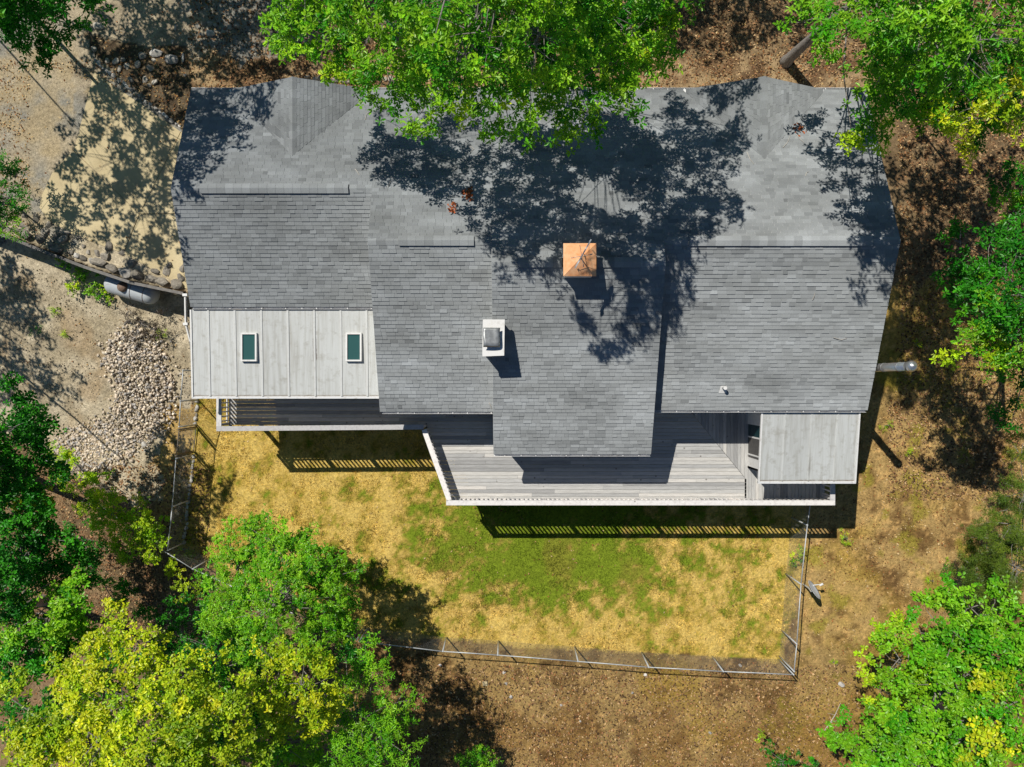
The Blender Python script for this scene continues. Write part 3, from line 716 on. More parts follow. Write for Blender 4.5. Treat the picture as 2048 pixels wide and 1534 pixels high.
# ------------------------------------------------------------------ trees
LEAF = {
    'oak': ([(0, 0), (.25, .15), (.36, .07), (.58, .26), (.70, .11), (.86, .19), (1, 0)], .15, 7),
    'broad': ([(0, 0), (.38, .19), (.72, .27), (.92, .17), (1, 0)], .155, 7),
    'ovate': ([(0, 0), (.32, .24), (.72, .20), (1, 0)], .085, 6),
    'long': ([(0, 0), (.3, .14), (.75, .12), (1, 0)], .13, 6),
    'needle': ([(0, 0), (.25, .07), (.7, .06), (1, 0)], .12, 9),
    'coarse': ([(0, 0), (.4, .27), (1, 0)], .22, 6)}
def leaf_mesh(name, centers, axes, cols, kind, parent, rng, size=1.0):
    half, L, nl = LEAF[kind]; L = L * size
    m = len(half); N = len(centers) * nl
    # template: left half then right half, folded along the midrib and drooping
    T = []
    for s in (1, -1):
        for (x, y) in half: T.append((x, s * y, abs(y) * .35 - .22 * x * x))
    T = np.array(T); K = len(T)
    C = np.repeat(centers, nl, 0); A = np.repeat(axes, nl, 0); CO = np.repeat(cols, nl, 0)
    A = A + rng.normal(0, .22, A.shape); A /= np.linalg.norm(A, axis=1, keepdims=True)
    ref = rng.normal(0, 1, A.shape); u = np.cross(A, ref); u /= np.linalg.norm(u, axis=1, keepdims=True)
    # fan the leaves of one rosette around its axis
    base = np.tile(np.arange(nl) * 2 * np.pi / nl, len(centers)) + rng.normal(0, .3, N)
    r0 = np.repeat(rng.normal(0, 1, (len(centers), 3)), nl, 0)
    e1 = r0 - A * np.sum(r0 * A, 1, keepdims=True); e1 /= np.linalg.norm(e1, axis=1, keepdims=True); e2 = np.cross(A, e1)
    d = e1 * np.cos(base)[:, None] + e2 * np.sin(base)[:, None]
    lift = rng.normal(.12, .3, N)[:, None]
    d = d + A * lift; d /= np.linalg.norm(d, axis=1, keepdims=True)
    nrm = A - d * np.sum(A * d, 1, keepdims=True); nrm /= np.linalg.norm(nrm, axis=1, keepdims=True)
    sd_ = np.cross(nrm, d)
    ln = L * rng.uniform(.65, 1.2, N)[:, None, None]
    start = C + d * (.1 * L) + A * rng.normal(0, .15 * L, N)[:, None]
    V = start[:, None, :] + ln * (T[None, :, 0:1] * d[:, None, :] + T[None, :, 1:2] * sd_[:, None, :] + T[None, :, 2:3] * nrm[:, None, :])
    V = V.reshape(-1, 3)
    idx = np.concatenate([np.arange(m)[::-1], np.arange(m, 2 * m)])
    loops = (np.arange(N)[:, None] * K + idx[None]).ravel(); counts = np.full(N * 2, m)
    jit = np.clip(rng.normal(1, .16, (N, 1)), .55, 1.5) * np.clip(rng.normal(1, .05, (N, 3)), .8, 1.2)
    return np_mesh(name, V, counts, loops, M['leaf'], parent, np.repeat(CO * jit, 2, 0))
PAL = {  # (inner shaded, upper sunlit) leaf colour, light put into the pair
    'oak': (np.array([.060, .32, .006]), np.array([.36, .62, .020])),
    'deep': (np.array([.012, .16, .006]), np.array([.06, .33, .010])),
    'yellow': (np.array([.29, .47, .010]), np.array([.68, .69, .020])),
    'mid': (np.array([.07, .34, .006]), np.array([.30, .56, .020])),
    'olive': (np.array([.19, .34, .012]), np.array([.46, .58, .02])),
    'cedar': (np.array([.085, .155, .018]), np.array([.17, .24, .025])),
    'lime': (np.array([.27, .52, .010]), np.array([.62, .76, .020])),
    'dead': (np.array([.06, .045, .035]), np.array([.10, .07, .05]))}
NTRI = [0]
def tree(name, label, base, boughs, leaf='oak', pal='oak', dens=1.0, seed=1, cat='tree', group=None, trunk_r=.2, lean=None, size=1.0, clump=.34, px=True, limbs=True, bark='bark', thick=1.0, flat=.5, gaps=(), limb=1.0):
    """boughs: (px, py, radius px, z[, palette]) in photo pixels at height z, or world x, y, r, z when px is False"""
    rng = np.random.default_rng(seed); rr = random.Random(seed)
    base = Vector(base); t = thing(name, label, cat, base, group)
    B = []
    for b in boughs:
        p = PAL[b[4]] if len(b) > 4 else PAL[pal]
        if px: c = at(b[0], b[1], b[3]); r = b[2] * (HC - b[3]) / F
        else: c = Vector((b[0], b[1], b[3])); r = b[2]
        B.append((c, r, p))
    cx = sum(b[0].x for b in B) / len(B); cy = sum(b[0].y for b in B) / len(B); zmin = min(b[0].z for b in B); zmax = max(b[0].z for b in B)
    cen = Vector((cx, cy, zmin))
    C, A, CO = [], [], []; br = MB()
    top = Vector(lean) if lean is not None else base.lerp(cen, .45); top.z = max(base.z + .3, zmin - .8 if lean is None else lean[2])
    mid = base.lerp(top, .5) + Vector((rr.uniform(-.1, .1), rr.uniform(-.1, .1), 0))
    apex = Vector((top.x + (cx - top.x) * .35, top.y + (cy - top.y) * .35, zmax * .6 + top.z * .4))
    br.tube([base - Vector((0, 0, .3)), base + Vector((0, 0, .25)), mid, top, apex], [trunk_r * 1.7, trunk_r * 1.2, trunk_r * .9, trunk_r * .7 * max(.5, limb), trunk_r * .2 * limb], 12)
    half, LL, nl = LEAF[leaf]; LL *= size
    for c, r, (pm, pt) in B:
        nclump = max(3, int(round(r * r * 3.1 / (clump * clump * 3.14) * 1.5 * thick)))
        if limbs:
            s0 = top.lerp(apex, rr.uniform(0, 1)); m1 = s0.lerp(c, .5) + Vector((rr.uniform(-.3, .3), rr.uniform(-.3, .3), rr.uniform(-.1, .4)))
            br.tube([s0, m1, c - Vector((0, 0, .12 * r))], [trunk_r * .17 * limb, trunk_r * .11 * limb, trunk_r * .06 * limb], 6, False)
        ph = [(rr.uniform(0, 6.3), rr.uniform(.5, 1)) for _ in range(3)]
        for k in range(nclump):
            th = rng.uniform(0, 2 * np.pi); ro = math.sqrt(rng.uniform(0, 1))
            wob = 1 + .16 * math.sin(2 * th + ph[0][0]) + .14 * math.sin(3 * th + ph[1][0]) + .10 * math.sin(5 * th + ph[2][0])
            dome = flat * r * math.sqrt(max(0, 1 - ro * ro)); depth = rng.exponential(.32) * r * .8
            low = min(depth, .95 * r)
            q = np.array([c.x + r * ro * wob * math.cos(th), c.y + r * ro * wob * math.sin(th), c.z + dome - low - .25 * r * ro * ro])
            if limbs and (k % 3 == 0 or rr.random() < .15):
                cc_ = Vector(q); a_ = c + Vector((rr.uniform(-.2, .2), rr.uniform(-.2, .2), -.15)) * r
                br.tube([a_, a_.lerp(cc_, .55) + Vector((rr.uniform(-.1, .1), rr.uniform(-.1, .1), rr.uniform(-.12, .05))), cc_], [.016 + .006 * r, .011, .005], 4, False)
            n = max(2, int(dens * 3.6 * (clump / LL) ** 2 * .55 * rng.uniform(.55, 1.3)))
            off = rng.normal(0, 1, (n, 3)) * np.array([clump * .52, clump * .52, clump * .26])
            C.append(q + off)
            ax = np.array([math.cos(th) * ro * .45, math.sin(th) * ro * .45, 1.0])
            A.append(np.tile(ax, (n, 1)) + rng.normal(0, .35, (n, 3)))
            f = np.clip(rng.normal(.42, .28) + off[:, 2] / clump * .5 - low / r * .35 + .1, 0, 1)[:, None]  # high leaves lighter, deep ones darker: sun and shade put into the colour
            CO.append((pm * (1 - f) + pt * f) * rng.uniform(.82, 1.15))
    C = np.concatenate(C); A = np.concatenate(A); CO = np.concatenate(CO)
    A[:, 2] = np.abs(A[:, 2]) + .15; A /= np.linalg.norm(A, axis=1, keepdims=True)
    keep = np.ones(len(C), bool); sv_ = np.array(SUN)
    for p, r in gaps:        # openings in the crown through which the sun reaches p
        d_ = C - np.array(p); t_ = d_ @ sv_; q_ = np.linalg.norm(d_ - t_[:, None] * sv_, axis=1); keep &= ~((t_ > .8) & (q_ < r))
    C, A, CO = C[keep], A[keep], CO[keep]
    NTRI[0] += len(C) * nl * 2 * (len(half) - 2)
    br.build('trunk', M[bark], t, smooth=True)
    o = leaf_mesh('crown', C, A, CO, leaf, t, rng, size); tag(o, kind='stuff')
    return t
def gb(px_, py_): return gat(px_, py_)
# big oak over the north roof
tree('oak_tree', 'big green oak hanging over the north roof slope at the top centre', (.4, 15.2, 2.5),
     [(640, 40, 90, 11), (585, 15, 60, 10.5), (700, 95, 75, 11), (780, 165, 70, 10.5), (800, 60, 110, 13), (860, 190, 62, 10.5), (930, 110, 120, 14), (1000, 205, 66, 11.5), (1060, 60, 130, 15.5), (740, 25, 90, 15),
      (1090, 160, 90, 13.5), (1060, 235, 40, 10.5), (1165, 225, 62, 10.8), (1200, 120, 105, 13.5), (1255, 60, 95, 13), (1300, 110, 55, 12), (1235, 190, 45, 10.5), (800, -80, 150, 15), (1000, -90, 180, 17), (1200, -90, 150, 15), (600, -90, 120, 12),
      (960, 215, 34, 11, 'lime'), (690, 130, 40, 10.8, 'lime'), (1000, 90, 50, 15, 'lime'), (1070, 190, 42, 12.6, 'lime'), (1310, 60, 40, 13, 'lime'), (950, 40, 120, 16.5), (900, -40, 130, 17), (1290, -233, 110, 12.8), (1350, -165, 90, 12.5), (1400, -300, 100, 12), (1330, -120, 80, 13), (1110, 60, 90, 9.8, 'deep'), (1060, -90, 110, 12, 'deep'), (1180, 90, 80, 9.8, 'deep'), (1010, 80, 80, 9.8, 'deep'), (950, 60, 110, 11, 'deep'), (1080, 40, 115, 11, 'deep'), (1180, 50, 100, 11, 'deep'), (860, 60, 90, 10.5, 'deep'), (1270, 30, 90, 11, 'deep'), (1345, -20, 80, 14), (1335, 40, 42, 13), (1120, -40, 120, 12, 'deep'), (980, -30, 110, 12, 'deep')],
     'oak', 'oak', 1.0, 11, trunk_r=.34, lean=(.6, 14, 8.5), limb=.35, gaps=[((2.245, 4.1, 8.6), .86), ((2.7, 3.7, 8.6), .6), ((3.6, 3.1, 7.3), .42), ((3.3, 1.9, 6.9), .3), ((1.2, 4.4, 7.6), .3), (at(1140, 330, 6.6), .22), (at(1290, 430, 7.2), .25), (at(1400, 420, 7.2), .25), (at(1010, 330, 6.4), .2)])
b2 = gb(1572, 124)
tree('oak_tree', 'green oak with its bare trunk showing beside the northeast roof corner', b2,
     [(1610, 40, 38, 9.5), (1655, 75, 45, 10), (1725, 55, 70, 12), (1760, 145, 75, 12), (1735, 220, 48, 11), (1800, 60, 95, 14), (1850, 130, 85, 13.5), (1900, 60, 110, 15), (1935, 150, 66, 13), (1765, 235, 36, 10.5),
      (1705, 268, 24, 10, 'lime'), (1765, 270, 20, 10, 'lime'), (1880, 225, 40, 11.5, 'lime'), (1900, 240, 52, 12, 'yellow'), (1960, 222, 66, 12.5, 'yellow'), (2015, 195, 48, 13, 'yellow'), (1915, 278, 32, 11.5, 'yellow'), (1980, 60, 120, 14), (1850, -60, 140, 15.5), (2000, -40, 120, 15), (1690, -70, 80, 12), (1830, 200, 55, 11, 'deep'), (1900, 80, 90, 11.3, 'deep'), (1830, 100, 80, 11, 'deep'), (1970, 120, 80, 11.5, 'deep'), (1930, 200, 80, 9.5, 'deep'), (2010, 150, 80, 9.5, 'deep'), (1870, 170, 70, 9.5, 'deep'), (2040, 220, 60, 10, 'mid'), (2030, 90, 80, 12)],
     'oak', 'mid', 1.0, 12, trunk_r=.19, lean=at(1690, 18, 7.2), gaps=[(at(1900, 240, 12), .55), (at(1960, 222, 12.5), .7), (at(2010, 195, 13), .5), (at(1915, 278, 11.5), .4), (at(1715, 268, 10), .3)])
tree('woodland_tree', 'deep green tree on the right edge with a yellowish lower bough', gb(2000, 600) + Vector((1.5, 0, 0)),
     [(1955, 560, 52, 8), (2000, 640, 75, 9, 'mid'), (1975, 700, 48, 8.5, 'lime'), (2030, 520, 70, 9.5), (1935, 520, 34, 7.5), (2045, 690, 55, 9, 'mid'), (1930, 600, 30, 7), (2100, 600, 90, 10), (1920, 480, 34, 8), (2040, 600, 80, 9.5), (1990, 480, 50, 9), (1905, 560, 22, 6.8), (2045, 765, 40, 7.5), (2030, 830, 30, 5.5), (2000, 690, 50, 8.5, 'mid')], 'oak', 'deep', 1.0, 13, trunk_r=.2)
tree('woodland_tree', 'small green tree peeking in high on the right edge', gb(2060, 400) + Vector((1, 0, 0)), [(2020, 385, 42, 7, 'mid'), (2060, 400, 60, 8), (2100, 350, 60, 8.5)], 'oak', 'deep', 1.0, 14, trunk_r=.14)
tree('cedar_tree', 'dull green feathery cedar at the right edge of the dry slope', gb(1995, 1110), [(1985, 1085, 50, 4.5), (2030, 1060, 55, 5), (1962, 1150, 42, 4), (2040, 1140, 70, 6), (2000, 1180, 50, 4.5), (1950, 1115, 25, 3), (2042, 905, 36, 4.5), (2046, 985, 42, 5), (2020, 1020, 34, 4.5)], 'needle', 'cedar', 2.4, 15, trunk_r=.14, clump=.25)
tree('oak_tree', 'broad bright green oak filling the lower right corner', gb(1880, 1400),
     [(1785, 1262, 40, 6.5, 'lime'), (1820, 1320, 75, 8), (1770, 1385, 48, 6.8, 'lime'), (1900, 1270, 75, 8.2), (1975, 1225, 66, 8.8), (1900, 1380, 105, 9.5), (2000, 1330, 90, 10), (1820, 1440, 85, 8.5), (1740, 1478, 58, 7), (1700, 1505, 38, 6.5), (1955, 1470, 115, 10),
      (2030, 1420, 90, 10.5), (1850, 1530, 110, 9), (1900, 1210, 38, 7), (2000, 1490, 50, 10.8, 'yellow'), (1985, 1375, 36, 10.5, 'yellow'), (2060, 1260, 80, 9.5), (1760, 1560, 90, 8), (1960, 1600, 120, 10), (1860, 1330, 40, 9, 'lime')], 'broad', 'mid', 1.0, 16, trunk_r=.3, size=.85)
tree('round_tree', 'round small-leaved green tree standing over the southwest fence', gb(560, 1190),
     [(480, 1130, 75, 5), (560, 1105, 75, 5), (640, 1150, 75, 5.2), (465, 1200, 75, 5), (560, 1200, 110, 6.3), (665, 1215, 62, 5.2), (610, 1275, 75, 5.2), (520, 1270, 75, 5.2), (435, 1240, 48, 4.5), (515, 1075, 34, 4.2), (690, 1150, 32, 4.5), (590, 1080, 32, 4.3)], 'ovate', 'mid', 1.15, 17, trunk_r=.15, clump=.25)
tree('yellow_tree', 'tall yellow-green oak in the lower left corner', gb(300, 1400),
     [(245, 1235, 36, 9.5), (205, 1285, 52, 9.5), (275, 1285, 46, 10), (135, 1330, 44, 9), (200, 1355, 60, 10), (310, 1320, 34, 10), (115, 1385, 36, 9.2), (250, 1410, 85, 10.5), (335, 1420, 95, 11), (400, 1335, 44, 10), (385, 1460, 95, 11, 'olive'), (450, 1425, 65, 10.5),
      (200, 1480, 100, 10.3), (80, 1450, 62, 9.5, 'olive'), (50, 1520, 80, 10), (300, 1530, 110, 11), (450, 1510, 80, 10, 'olive'), (20, 1400, 40, 9, 'olive'), (180, 1420, 60, 9, 'mid'), (420, 1400, 60, 8, 'mid'), (150, 1570, 110, 10), (370, 1580, 110, 10), (150, 1400, 70, 7, 'deep'), (240, 1340, 60, 7, 'deep'), (60, 1440, 70, 7, 'deep'), (330, 1370, 60, 7, 'deep'), (500, 1460, 60, 7, 'deep'), (400, 1530, 80, 7, 'deep'), (100, 1520, 80, 7, 'deep')], 'broad', 'yellow', .85, 18, trunk_r=.3, size=.76)
tree('yellow_tree', 'yellow-topped tree between the round tree and the bottom edge', gb(600, 1400),
     [(560, 1325, 50, 8.5), (605, 1370, 62, 9), (645, 1320, 30, 8), (545, 1415, 56, 8.5), (645, 1440, 36, 8), (590, 1430, 60, 8.2), (520, 1370, 40, 7.5, 'olive'), (560, 1500, 60, 8, 'mid'), (650, 1390, 36, 8.5), (520, 1560, 80, 8, 'mid')], 'broad', 'yellow', .9, 19, trunk_r=.18, size=.76)
tree('green_tree', 'leafy bright green tree at the bottom edge beside the brown slope', gb(750, 1440),
     [(740, 1355, 56, 6.5), (775, 1420, 52, 6.5), (715, 1430, 70, 7), (760, 1490, 62, 7), (690, 1510, 75, 7), (640, 1500, 60, 6.5), (800, 1445, 26, 6), (720, 1325, 30, 5.5, 'deep'), (760, 1550, 70, 6.5), (690, 1300, 26, 5, 'deep')], 'long', 'mid', 1.1, 20, trunk_r=.17, clump=.3)
tree('woodland_tree', 'dark green tree on the left edge above the yellow crown', gb(90, 1200),
     [(40, 1110, 70, 6), (75, 1245, 75, 7, 'mid'), (140, 1205, 46, 7, 'mid'), (60, 1310, 60, 6.5), (15, 1180, 65, 7), (115, 1260, 50, 6.5, 'mid'), (-40, 1150, 80, 8), (60, 1060, 50, 5), (110, 1150, 40, 5), (30, 1040, 66, 6), (90, 1085, 56, 5.5), (150, 1140, 40, 4.5), (40, 1370, 55, 6), (110, 1320, 46, 6), (20, 1250, 60, 6.5, 'mid'), (170, 1250, 34, 6, 'mid')], 'broad', 'deep', 1.15, 21, trunk_r=.2, size=.9)
tree('woodland_tree', 'shadowy dark tree on the left edge below the gravel heap', gb(10, 930),
     [(25, 890, 60, 6), (70, 950, 56, 5.5), (15, 975, 60, 6.2), (40, 840, 40, 5.5), (-50, 930, 80, 7), (60, 1010, 50, 5, 'olive'), (20, 795, 36, 5.8), (65, 870, 46, 5.6), (10, 860, 50, 6.5)], 'broad', 'deep', 1.15, 22, trunk_r=.2, size=.8)
tree('hedge_shrub', 'long green shrub growing over the diagonal fence at lower left', gb(230, 1030),
     [(140, 945, 34, 2.3), (180, 985, 40, 2.4), (225, 1020, 46, 2.5), (270, 1055, 46, 2.4), (305, 1095, 36, 2.2), (250, 1095, 34, 2.0), (200, 1030, 36, 2.2), (120, 910, 26, 2), (295, 1050, 30, 1.9)], 'ovate', 'lime', 1.1, 23, 'shrub', trunk_r=.05, clump=.22)
tree('understory_shrub', 'dark leafy undergrowth between the yellow and the round tree', gb(370, 1280),
     [(360, 1225, 40, 3), (335, 1285, 44, 3), (400, 1290, 50, 3.2), (440, 1360, 60, 4), (470, 1320, 60, 4), (370, 1180, 24, 2.2, 'olive'), (340, 1150, 20, 1.8, 'yellow'), (160, 1080, 36, 1.9), (185, 1125, 36, 1.9), (215, 1180, 34, 2), (250, 1190, 26, 1.8), (300, 1240, 30, 2.2)], 'ovate', 'deep', .9, 24, 'shrub', trunk_r=.06, clump=.25)
tree('shrub', 'green shrub at the left edge beside the concrete pad', gb(-5, 400),
     [(15, 400, 40, 4.4), (28, 350, 28, 4.4), (12, 450, 34, 4.2, 'mid'), (40, 430, 22, 3.8), (5, 320, 26, 4.2), (-30, 400, 50, 4.8)], 'long', 'deep', 1.2, 25, 'shrub', trunk_r=.07, clump=.25)
tree('oak_tree', 'dark green oak crown in the top left corner', (-22, 17.6, 2.45),
     [(60, 25, 70, 9.5), (125, 45, 56, 9), (30, 75, 50, 9), (70, 92, 30, 8.6), (180, 8, 36, 9), (-20, 30, 70, 10), (60, -60, 90, 11), (160, -50, 60, 10.5), (-60, -40, 100, 11)], 'oak', 'deep', 1.1, 26, trunk_r=.1, lean=(-19.5, 15.2, 7.5))
tree('shrub', 'leafy green bush beside the white gas tank', gb(160, 560), [(140, 525, 24, 1.7), (172, 545, 24, 1.7), (185, 575, 18, 1.6), (150, 575, 16, 1.5, 'lime'), (122, 512, 14, 1.6, 'olive'), (205, 585, 14, 1.4, 'lime')], 'ovate', 'mid', .9, 27, 'shrub', trunk_r=.03, clump=.18, size=1.2)
tree('dead_bush', 'dark bare dried bush at the top of the gravel heap', gb(285, 645), [(255, 625, 22, 1.4), (285, 645, 30, 1.5), (310, 655, 22, 1.4), (270, 665, 20, 1.3), (320, 630, 16, 1.4)], 'needle', 'dead', .55, 28, 'bush', trunk_r=.03, clump=.2, bark='old_timber')
tree('small_bush', 'small round green bush at the bottom edge of the slope', gb(945, 1520), [(955, 1508, 26, 1.8), (940, 1530, 24, 1.8), (972, 1520, 18, 1.6), (950, 1550, 30, 1.8)], 'ovate', 'mid', .9, 29, 'bush', trunk_r=.03, clump=.18)
tree('sapling', 'thin dark sapling at the bottom edge right of centre', gb(1560, 1525), [(1520, 1475, 10, 2.0, 'olive'), (1535, 1495, 12, 2.1), (1565, 1528, 26, 2.4, 'deep'), (1620, 1530, 20, 2.2), (1590, 1540, 26, 2.3)], 'ovate', 'deep', .8, 30, 'sapling', trunk_r=.03, clump=.16)
tree('weed', 'lone green weed clump against the east fence', gb(1600, 1110), [(1596, 1110, 11, .8, 'lime'), (1603, 1098, 8, .7, 'lime'), (1590, 1122, 8, .6, 'mid')], 'long', 'lime', .8, 31, 'weed', trunk_r=.012, clump=.15)
tree('weed', 'tall thin weed on the dry slope by the cedar', gb(1893, 1150), [(1893, 1120, 5, .9, 'olive'), (1893, 1135, 6, .7, 'deep'), (1892, 1150, 5, .5, 'deep')], 'ovate', 'deep', .6, 32, 'weed', trunk_r=.012, clump=.12, size=.7)
WS = [(108, 622, 'bright green weed on the sand left of the gravel heap', 13), (132, 672, 'low weed by the sandy edge of the gravel heap', 11), (72, 660, 'dark weed in the shade of the sandy lot', 12), (322, 665, 'yellow-green sprig beside the dead bush', 11), (374, 1102, 'fresh green tuft at the foot of the fence corner', 14),
      (1772, 850, 'green weed patch below the steel flue', 12), (1690, 1075, 'green weeds at the deck shadow corner', 16), (1820, 905, 'small weed on the east slope', 9), (1860, 1160, 'tiny lime weed on the east slope', 6), (1670, 1325, 'tiny weed beside the fence corner', 5), (1835, 690, 'pale weed in the litter east of the roof', 9)]
for k, (a, b, lb, r_) in enumerate(WS):
    tree('weed', lb, gb(a, b), [(a, b, r_, gb(a, b).z + .18)], 'needle', 'lime' if k != 2 else 'deep', .6, 60 + k, 'weed', trunk_r=.008, clump=.12, size=.8)
# trees beyond the frame, known by the shade they throw
OFF = [((-25, 18.5), [(-20.5, 14.5, 2.2, 12), (-22, 12.5, 1.6, 11), (-19, 15.5, 1.6, 12.5), (-21, 16.5, 1.8, 11), (-18.3, 12.3, 1.3, 12), (-17.8, 10.6, 1.1, 11.5), (-19.5, 10.3, 1.3, 11), (-20, 12.5, 1.5, 12.5)], 'oak beyond the upper left edge shading the concrete pad'),
       ((-15, 19.5), [(-14.2, 14.8, 1.7, 13.6), (-15.6, 15.8, 1.5, 13), (-13.4, 16.0, 1.3, 14), (-16.4, 14.0, 1.2, 12.8), (-15.5, 13.4, 1.6, 13), (-14.7, 12.7, 1.2, 13.5), (-15.6, 11.6, 1.3, 13), (-15.3, 10.4, 1.1, 13), (-15.0, 9.0, .8, 12.5)], 'oak beyond the top edge shading the west roof'),
       ((-26.5, 7.5), [(-26.5, 7.5, 2.2, 10), (-25.6, 9.0, 1.4, 9), (-27.5, 5.5, 1.6, 9), (-24.8, 5.2, 1.2, 9.5)], 'oak beyond the left edge shading the sandy lot'),
       ((-16.5, 20), [(-16.5, 19.8, 2.4, 10.5), (-14.5, 21, 2.2, 11), (-18.8, 19, 2.0, 10), (-14.6, 18.2, 1.8, 10), (-18, 16.8, 1.5, 10), (-16, 18, 1.7, 9.5), (-19.5, 18.4, 1.7, 9.5), (-12, 17.3, 1.5, 9.6)], 'oak beyond the top edge shading the stony bank'),
       ((-10, 20.5), [(-10.3, 20.4, 2.2, 10.5), (-12, 19, 1.4, 10), (-8.0, 20.8, 1.8, 11), (-11, 18.6, 1.6, 10), (-12.8, 21.4, 1.8, 11)], 'oak beyond the top edge shading the gravel lot'),
       ((5, 20.5), [(4.6, 19.6, 1.8, 10.5), (6.2, 20.6, 2.0, 11), (8.2, 19.6, 1.2, 10.2), (2.5, 20, 1.5, 11)], 'oak beyond the top edge shading the leaf litter'),
       ((-24.5, 3.0), [(-18.4, .9, 1.2, 10), (-18.6, -.4, 1.1, 9.6), (-19.3, 1.5, 1.3, 9), (-18.9, -1.6, 1.0, 9.2)], 'slim tree beyond the left edge shading the fence gate'),
       ((15.6, 12.6), [(14.2, 12.6, 1.5, 12.2), (16.8, 12.0, 1.6, 11.2), (15.4, 13.6, 1.8, 12.6), (12.2, 12.4, 1.4, 12.4), (11, 13.4, 1.5, 12), (13.4, 14.2, 1.5, 12), (17.2, 10.2, 1.2, 10.8)], 'oak beyond the top right corner shading the east litter')]
for k, (bs, bo, lb) in enumerate(OFF):
    tree('oak_tree', lb, (bs[0], bs[1], gz(*bs)), bo, 'coarse', 'mid', .8, 80 + k, trunk_r=.045, px=False, size=.9, clump=.40, group='oaks outside the frame')
# ------------------------------------------------------------------ stones, walls, tank
def rock_mesh(seed, sub=1):
    import bmesh
    bm = bmesh.new(); bmesh.ops.create_icosphere(bm, subdivisions=sub, radius=1.0); rr = random.Random(seed)
    ax = [Vector((rr.gauss(0, 1), rr.gauss(0, 1), rr.gauss(0, 1))).normalized() for _ in range(7)]; of = [rr.uniform(.42, .8) for _ in ax]
    for v in bm.verts:
        for a, o in zip(ax, of):
            d = v.co.dot(a)
            if d > o: v.co -= a * (d - o) * .9
        v.co *= rr.uniform(.94, 1.05)
    me = bpy.data.meshes.new('stone'); bm.to_mesh(me); bm.free(); return me
ROCKS = [rock_mesh(100 + k, 2) for k in range(8)]
RMESH = {}
def rock(name, p, sx, sy, sz, mat, parent=None, rz=None, k=None):
    k = R.randrange(8) if k is None else k
    key = (k, mat)
    if key not in RMESH: me = ROCKS[k].copy(); me.materials.append(M[mat]); RMESH[key] = me
    o = bpy.data.objects.new(name, RMESH[key]); link(o, parent)
    o.location = Vector(p) - (wloc(parent) if parent is not None else Vector((0, 0, 0)))
    o.scale = (sx, sy, sz); o.rotation_euler = (R.uniform(-.25, .25), R.uniform(-.25, .25), R.uniform(0, 6.28) if rz is None else rz); return o
# retaining wall: weathered planks on the low side, a double row of field stones behind
rw = thing('retaining_wall', 'long retaining wall of grey planks backed by field stones above the gas tank', 'retaining wall', gat(200, 545))
for a, b in zip(WALL[:-1], WALL[1:]):
    d = (b - a); d.z = 0; L = d.length; d.normalize(); s = Vector((d.y, -d.x, 0))
    for j, z in enumerate((.75, 1.05, 1.35, 1.65, 1.95, 2.25, 2.52)):
        o_ = s * (.05 + R.uniform(0, .015))
        MB().bar(Vector((a.x, a.y, z)) + o_ - d * .03, Vector((b.x, b.y, z)) + o_ + d * .03, .055, .27).build('plank', M['old_timber'], rw)
    MB().bar(Vector((a.x, a.y, 2.69)) + s * .05, Vector((b.x, b.y, 2.69)) + s * .05, .12, .045).build('cap_plank', M['old_timber'], rw)
    t = .12
    while t < L - .05:
        r_ = R.uniform(.13, .30); p = a + d * t - s * R.uniform(.24, .34)
        rock('stone', (p.x, p.y, 2.46 + R.uniform(0, .06)), r_ * 1.3, r_ * .9, r_ * .7, 'wall_rock' if R.random() < .85 else 'white_rock', rw, math.atan2(d.y, d.x) + R.uniform(-.3, .3))
        if R.random() < .75 and a.x < -14.5:
            p = a + d * (t + .1) - s * R.uniform(.58, .75); rock('stone', (p.x, p.y, 2.45), r_ * R.uniform(.7, 1.2), r_ * .8, r_ * .55, 'wall_rock', rw)
        if R.random() < .5 and a.x < -15.5:
            p = a + d * (t + .1) - s * R.uniform(.95, 1.1); rock('stone', (p.x, p.y, 2.44), r_ * R.uniform(.6, 1.1), r_ * .7, r_ * .5, 'wall_rock', rw)
        t += r_ * 2.05
def edging(label, pts, r0, r1, mat, mats2='rock'):
    P = [gat(*p) for p in pts]; t = thing('stone_edging', label, 'stone edging', P[0])
    for a, b in zip(P[:-1], P[1:]):
        d = b - a; L = Vector((d.x, d.y)).length; x = 0
        while x < L:
            r_ = R.uniform(r0, r1); p = a.lerp(b, x / L)
            rock('stone', (p.x + R.uniform(-.03, .03), p.y + R.uniform(-.03, .03), p.z + r_ * .35), r_ * 1.1, r_ * .85, r_ * .8, mat if R.random() < .75 else mats2, t, math.atan2(d.y, d.x)); x += r_ * 2.0
edging('row of small pale stones along the concrete pad and planting bed', [(189, 112), (200, 132), (240, 162), (300, 210), (362, 255)], .075, .12, 'white_rock')
edging('dark stones edging the strip above the north gutter', [(617, 158), (660, 160), (700, 165), (745, 160), (800, 158)], .10, .16, 'rock')
edging('rough stone row between the fence gate and the house', [(396, 790), (394, 820), (391, 850)], .09, .14, 'white_rock')
edging('long crooked row of pale stones along the west fence', [(388, 912), (382, 960), (376, 1005), (375, 1040), (368, 1085)], .07, .13, 'white_rock')
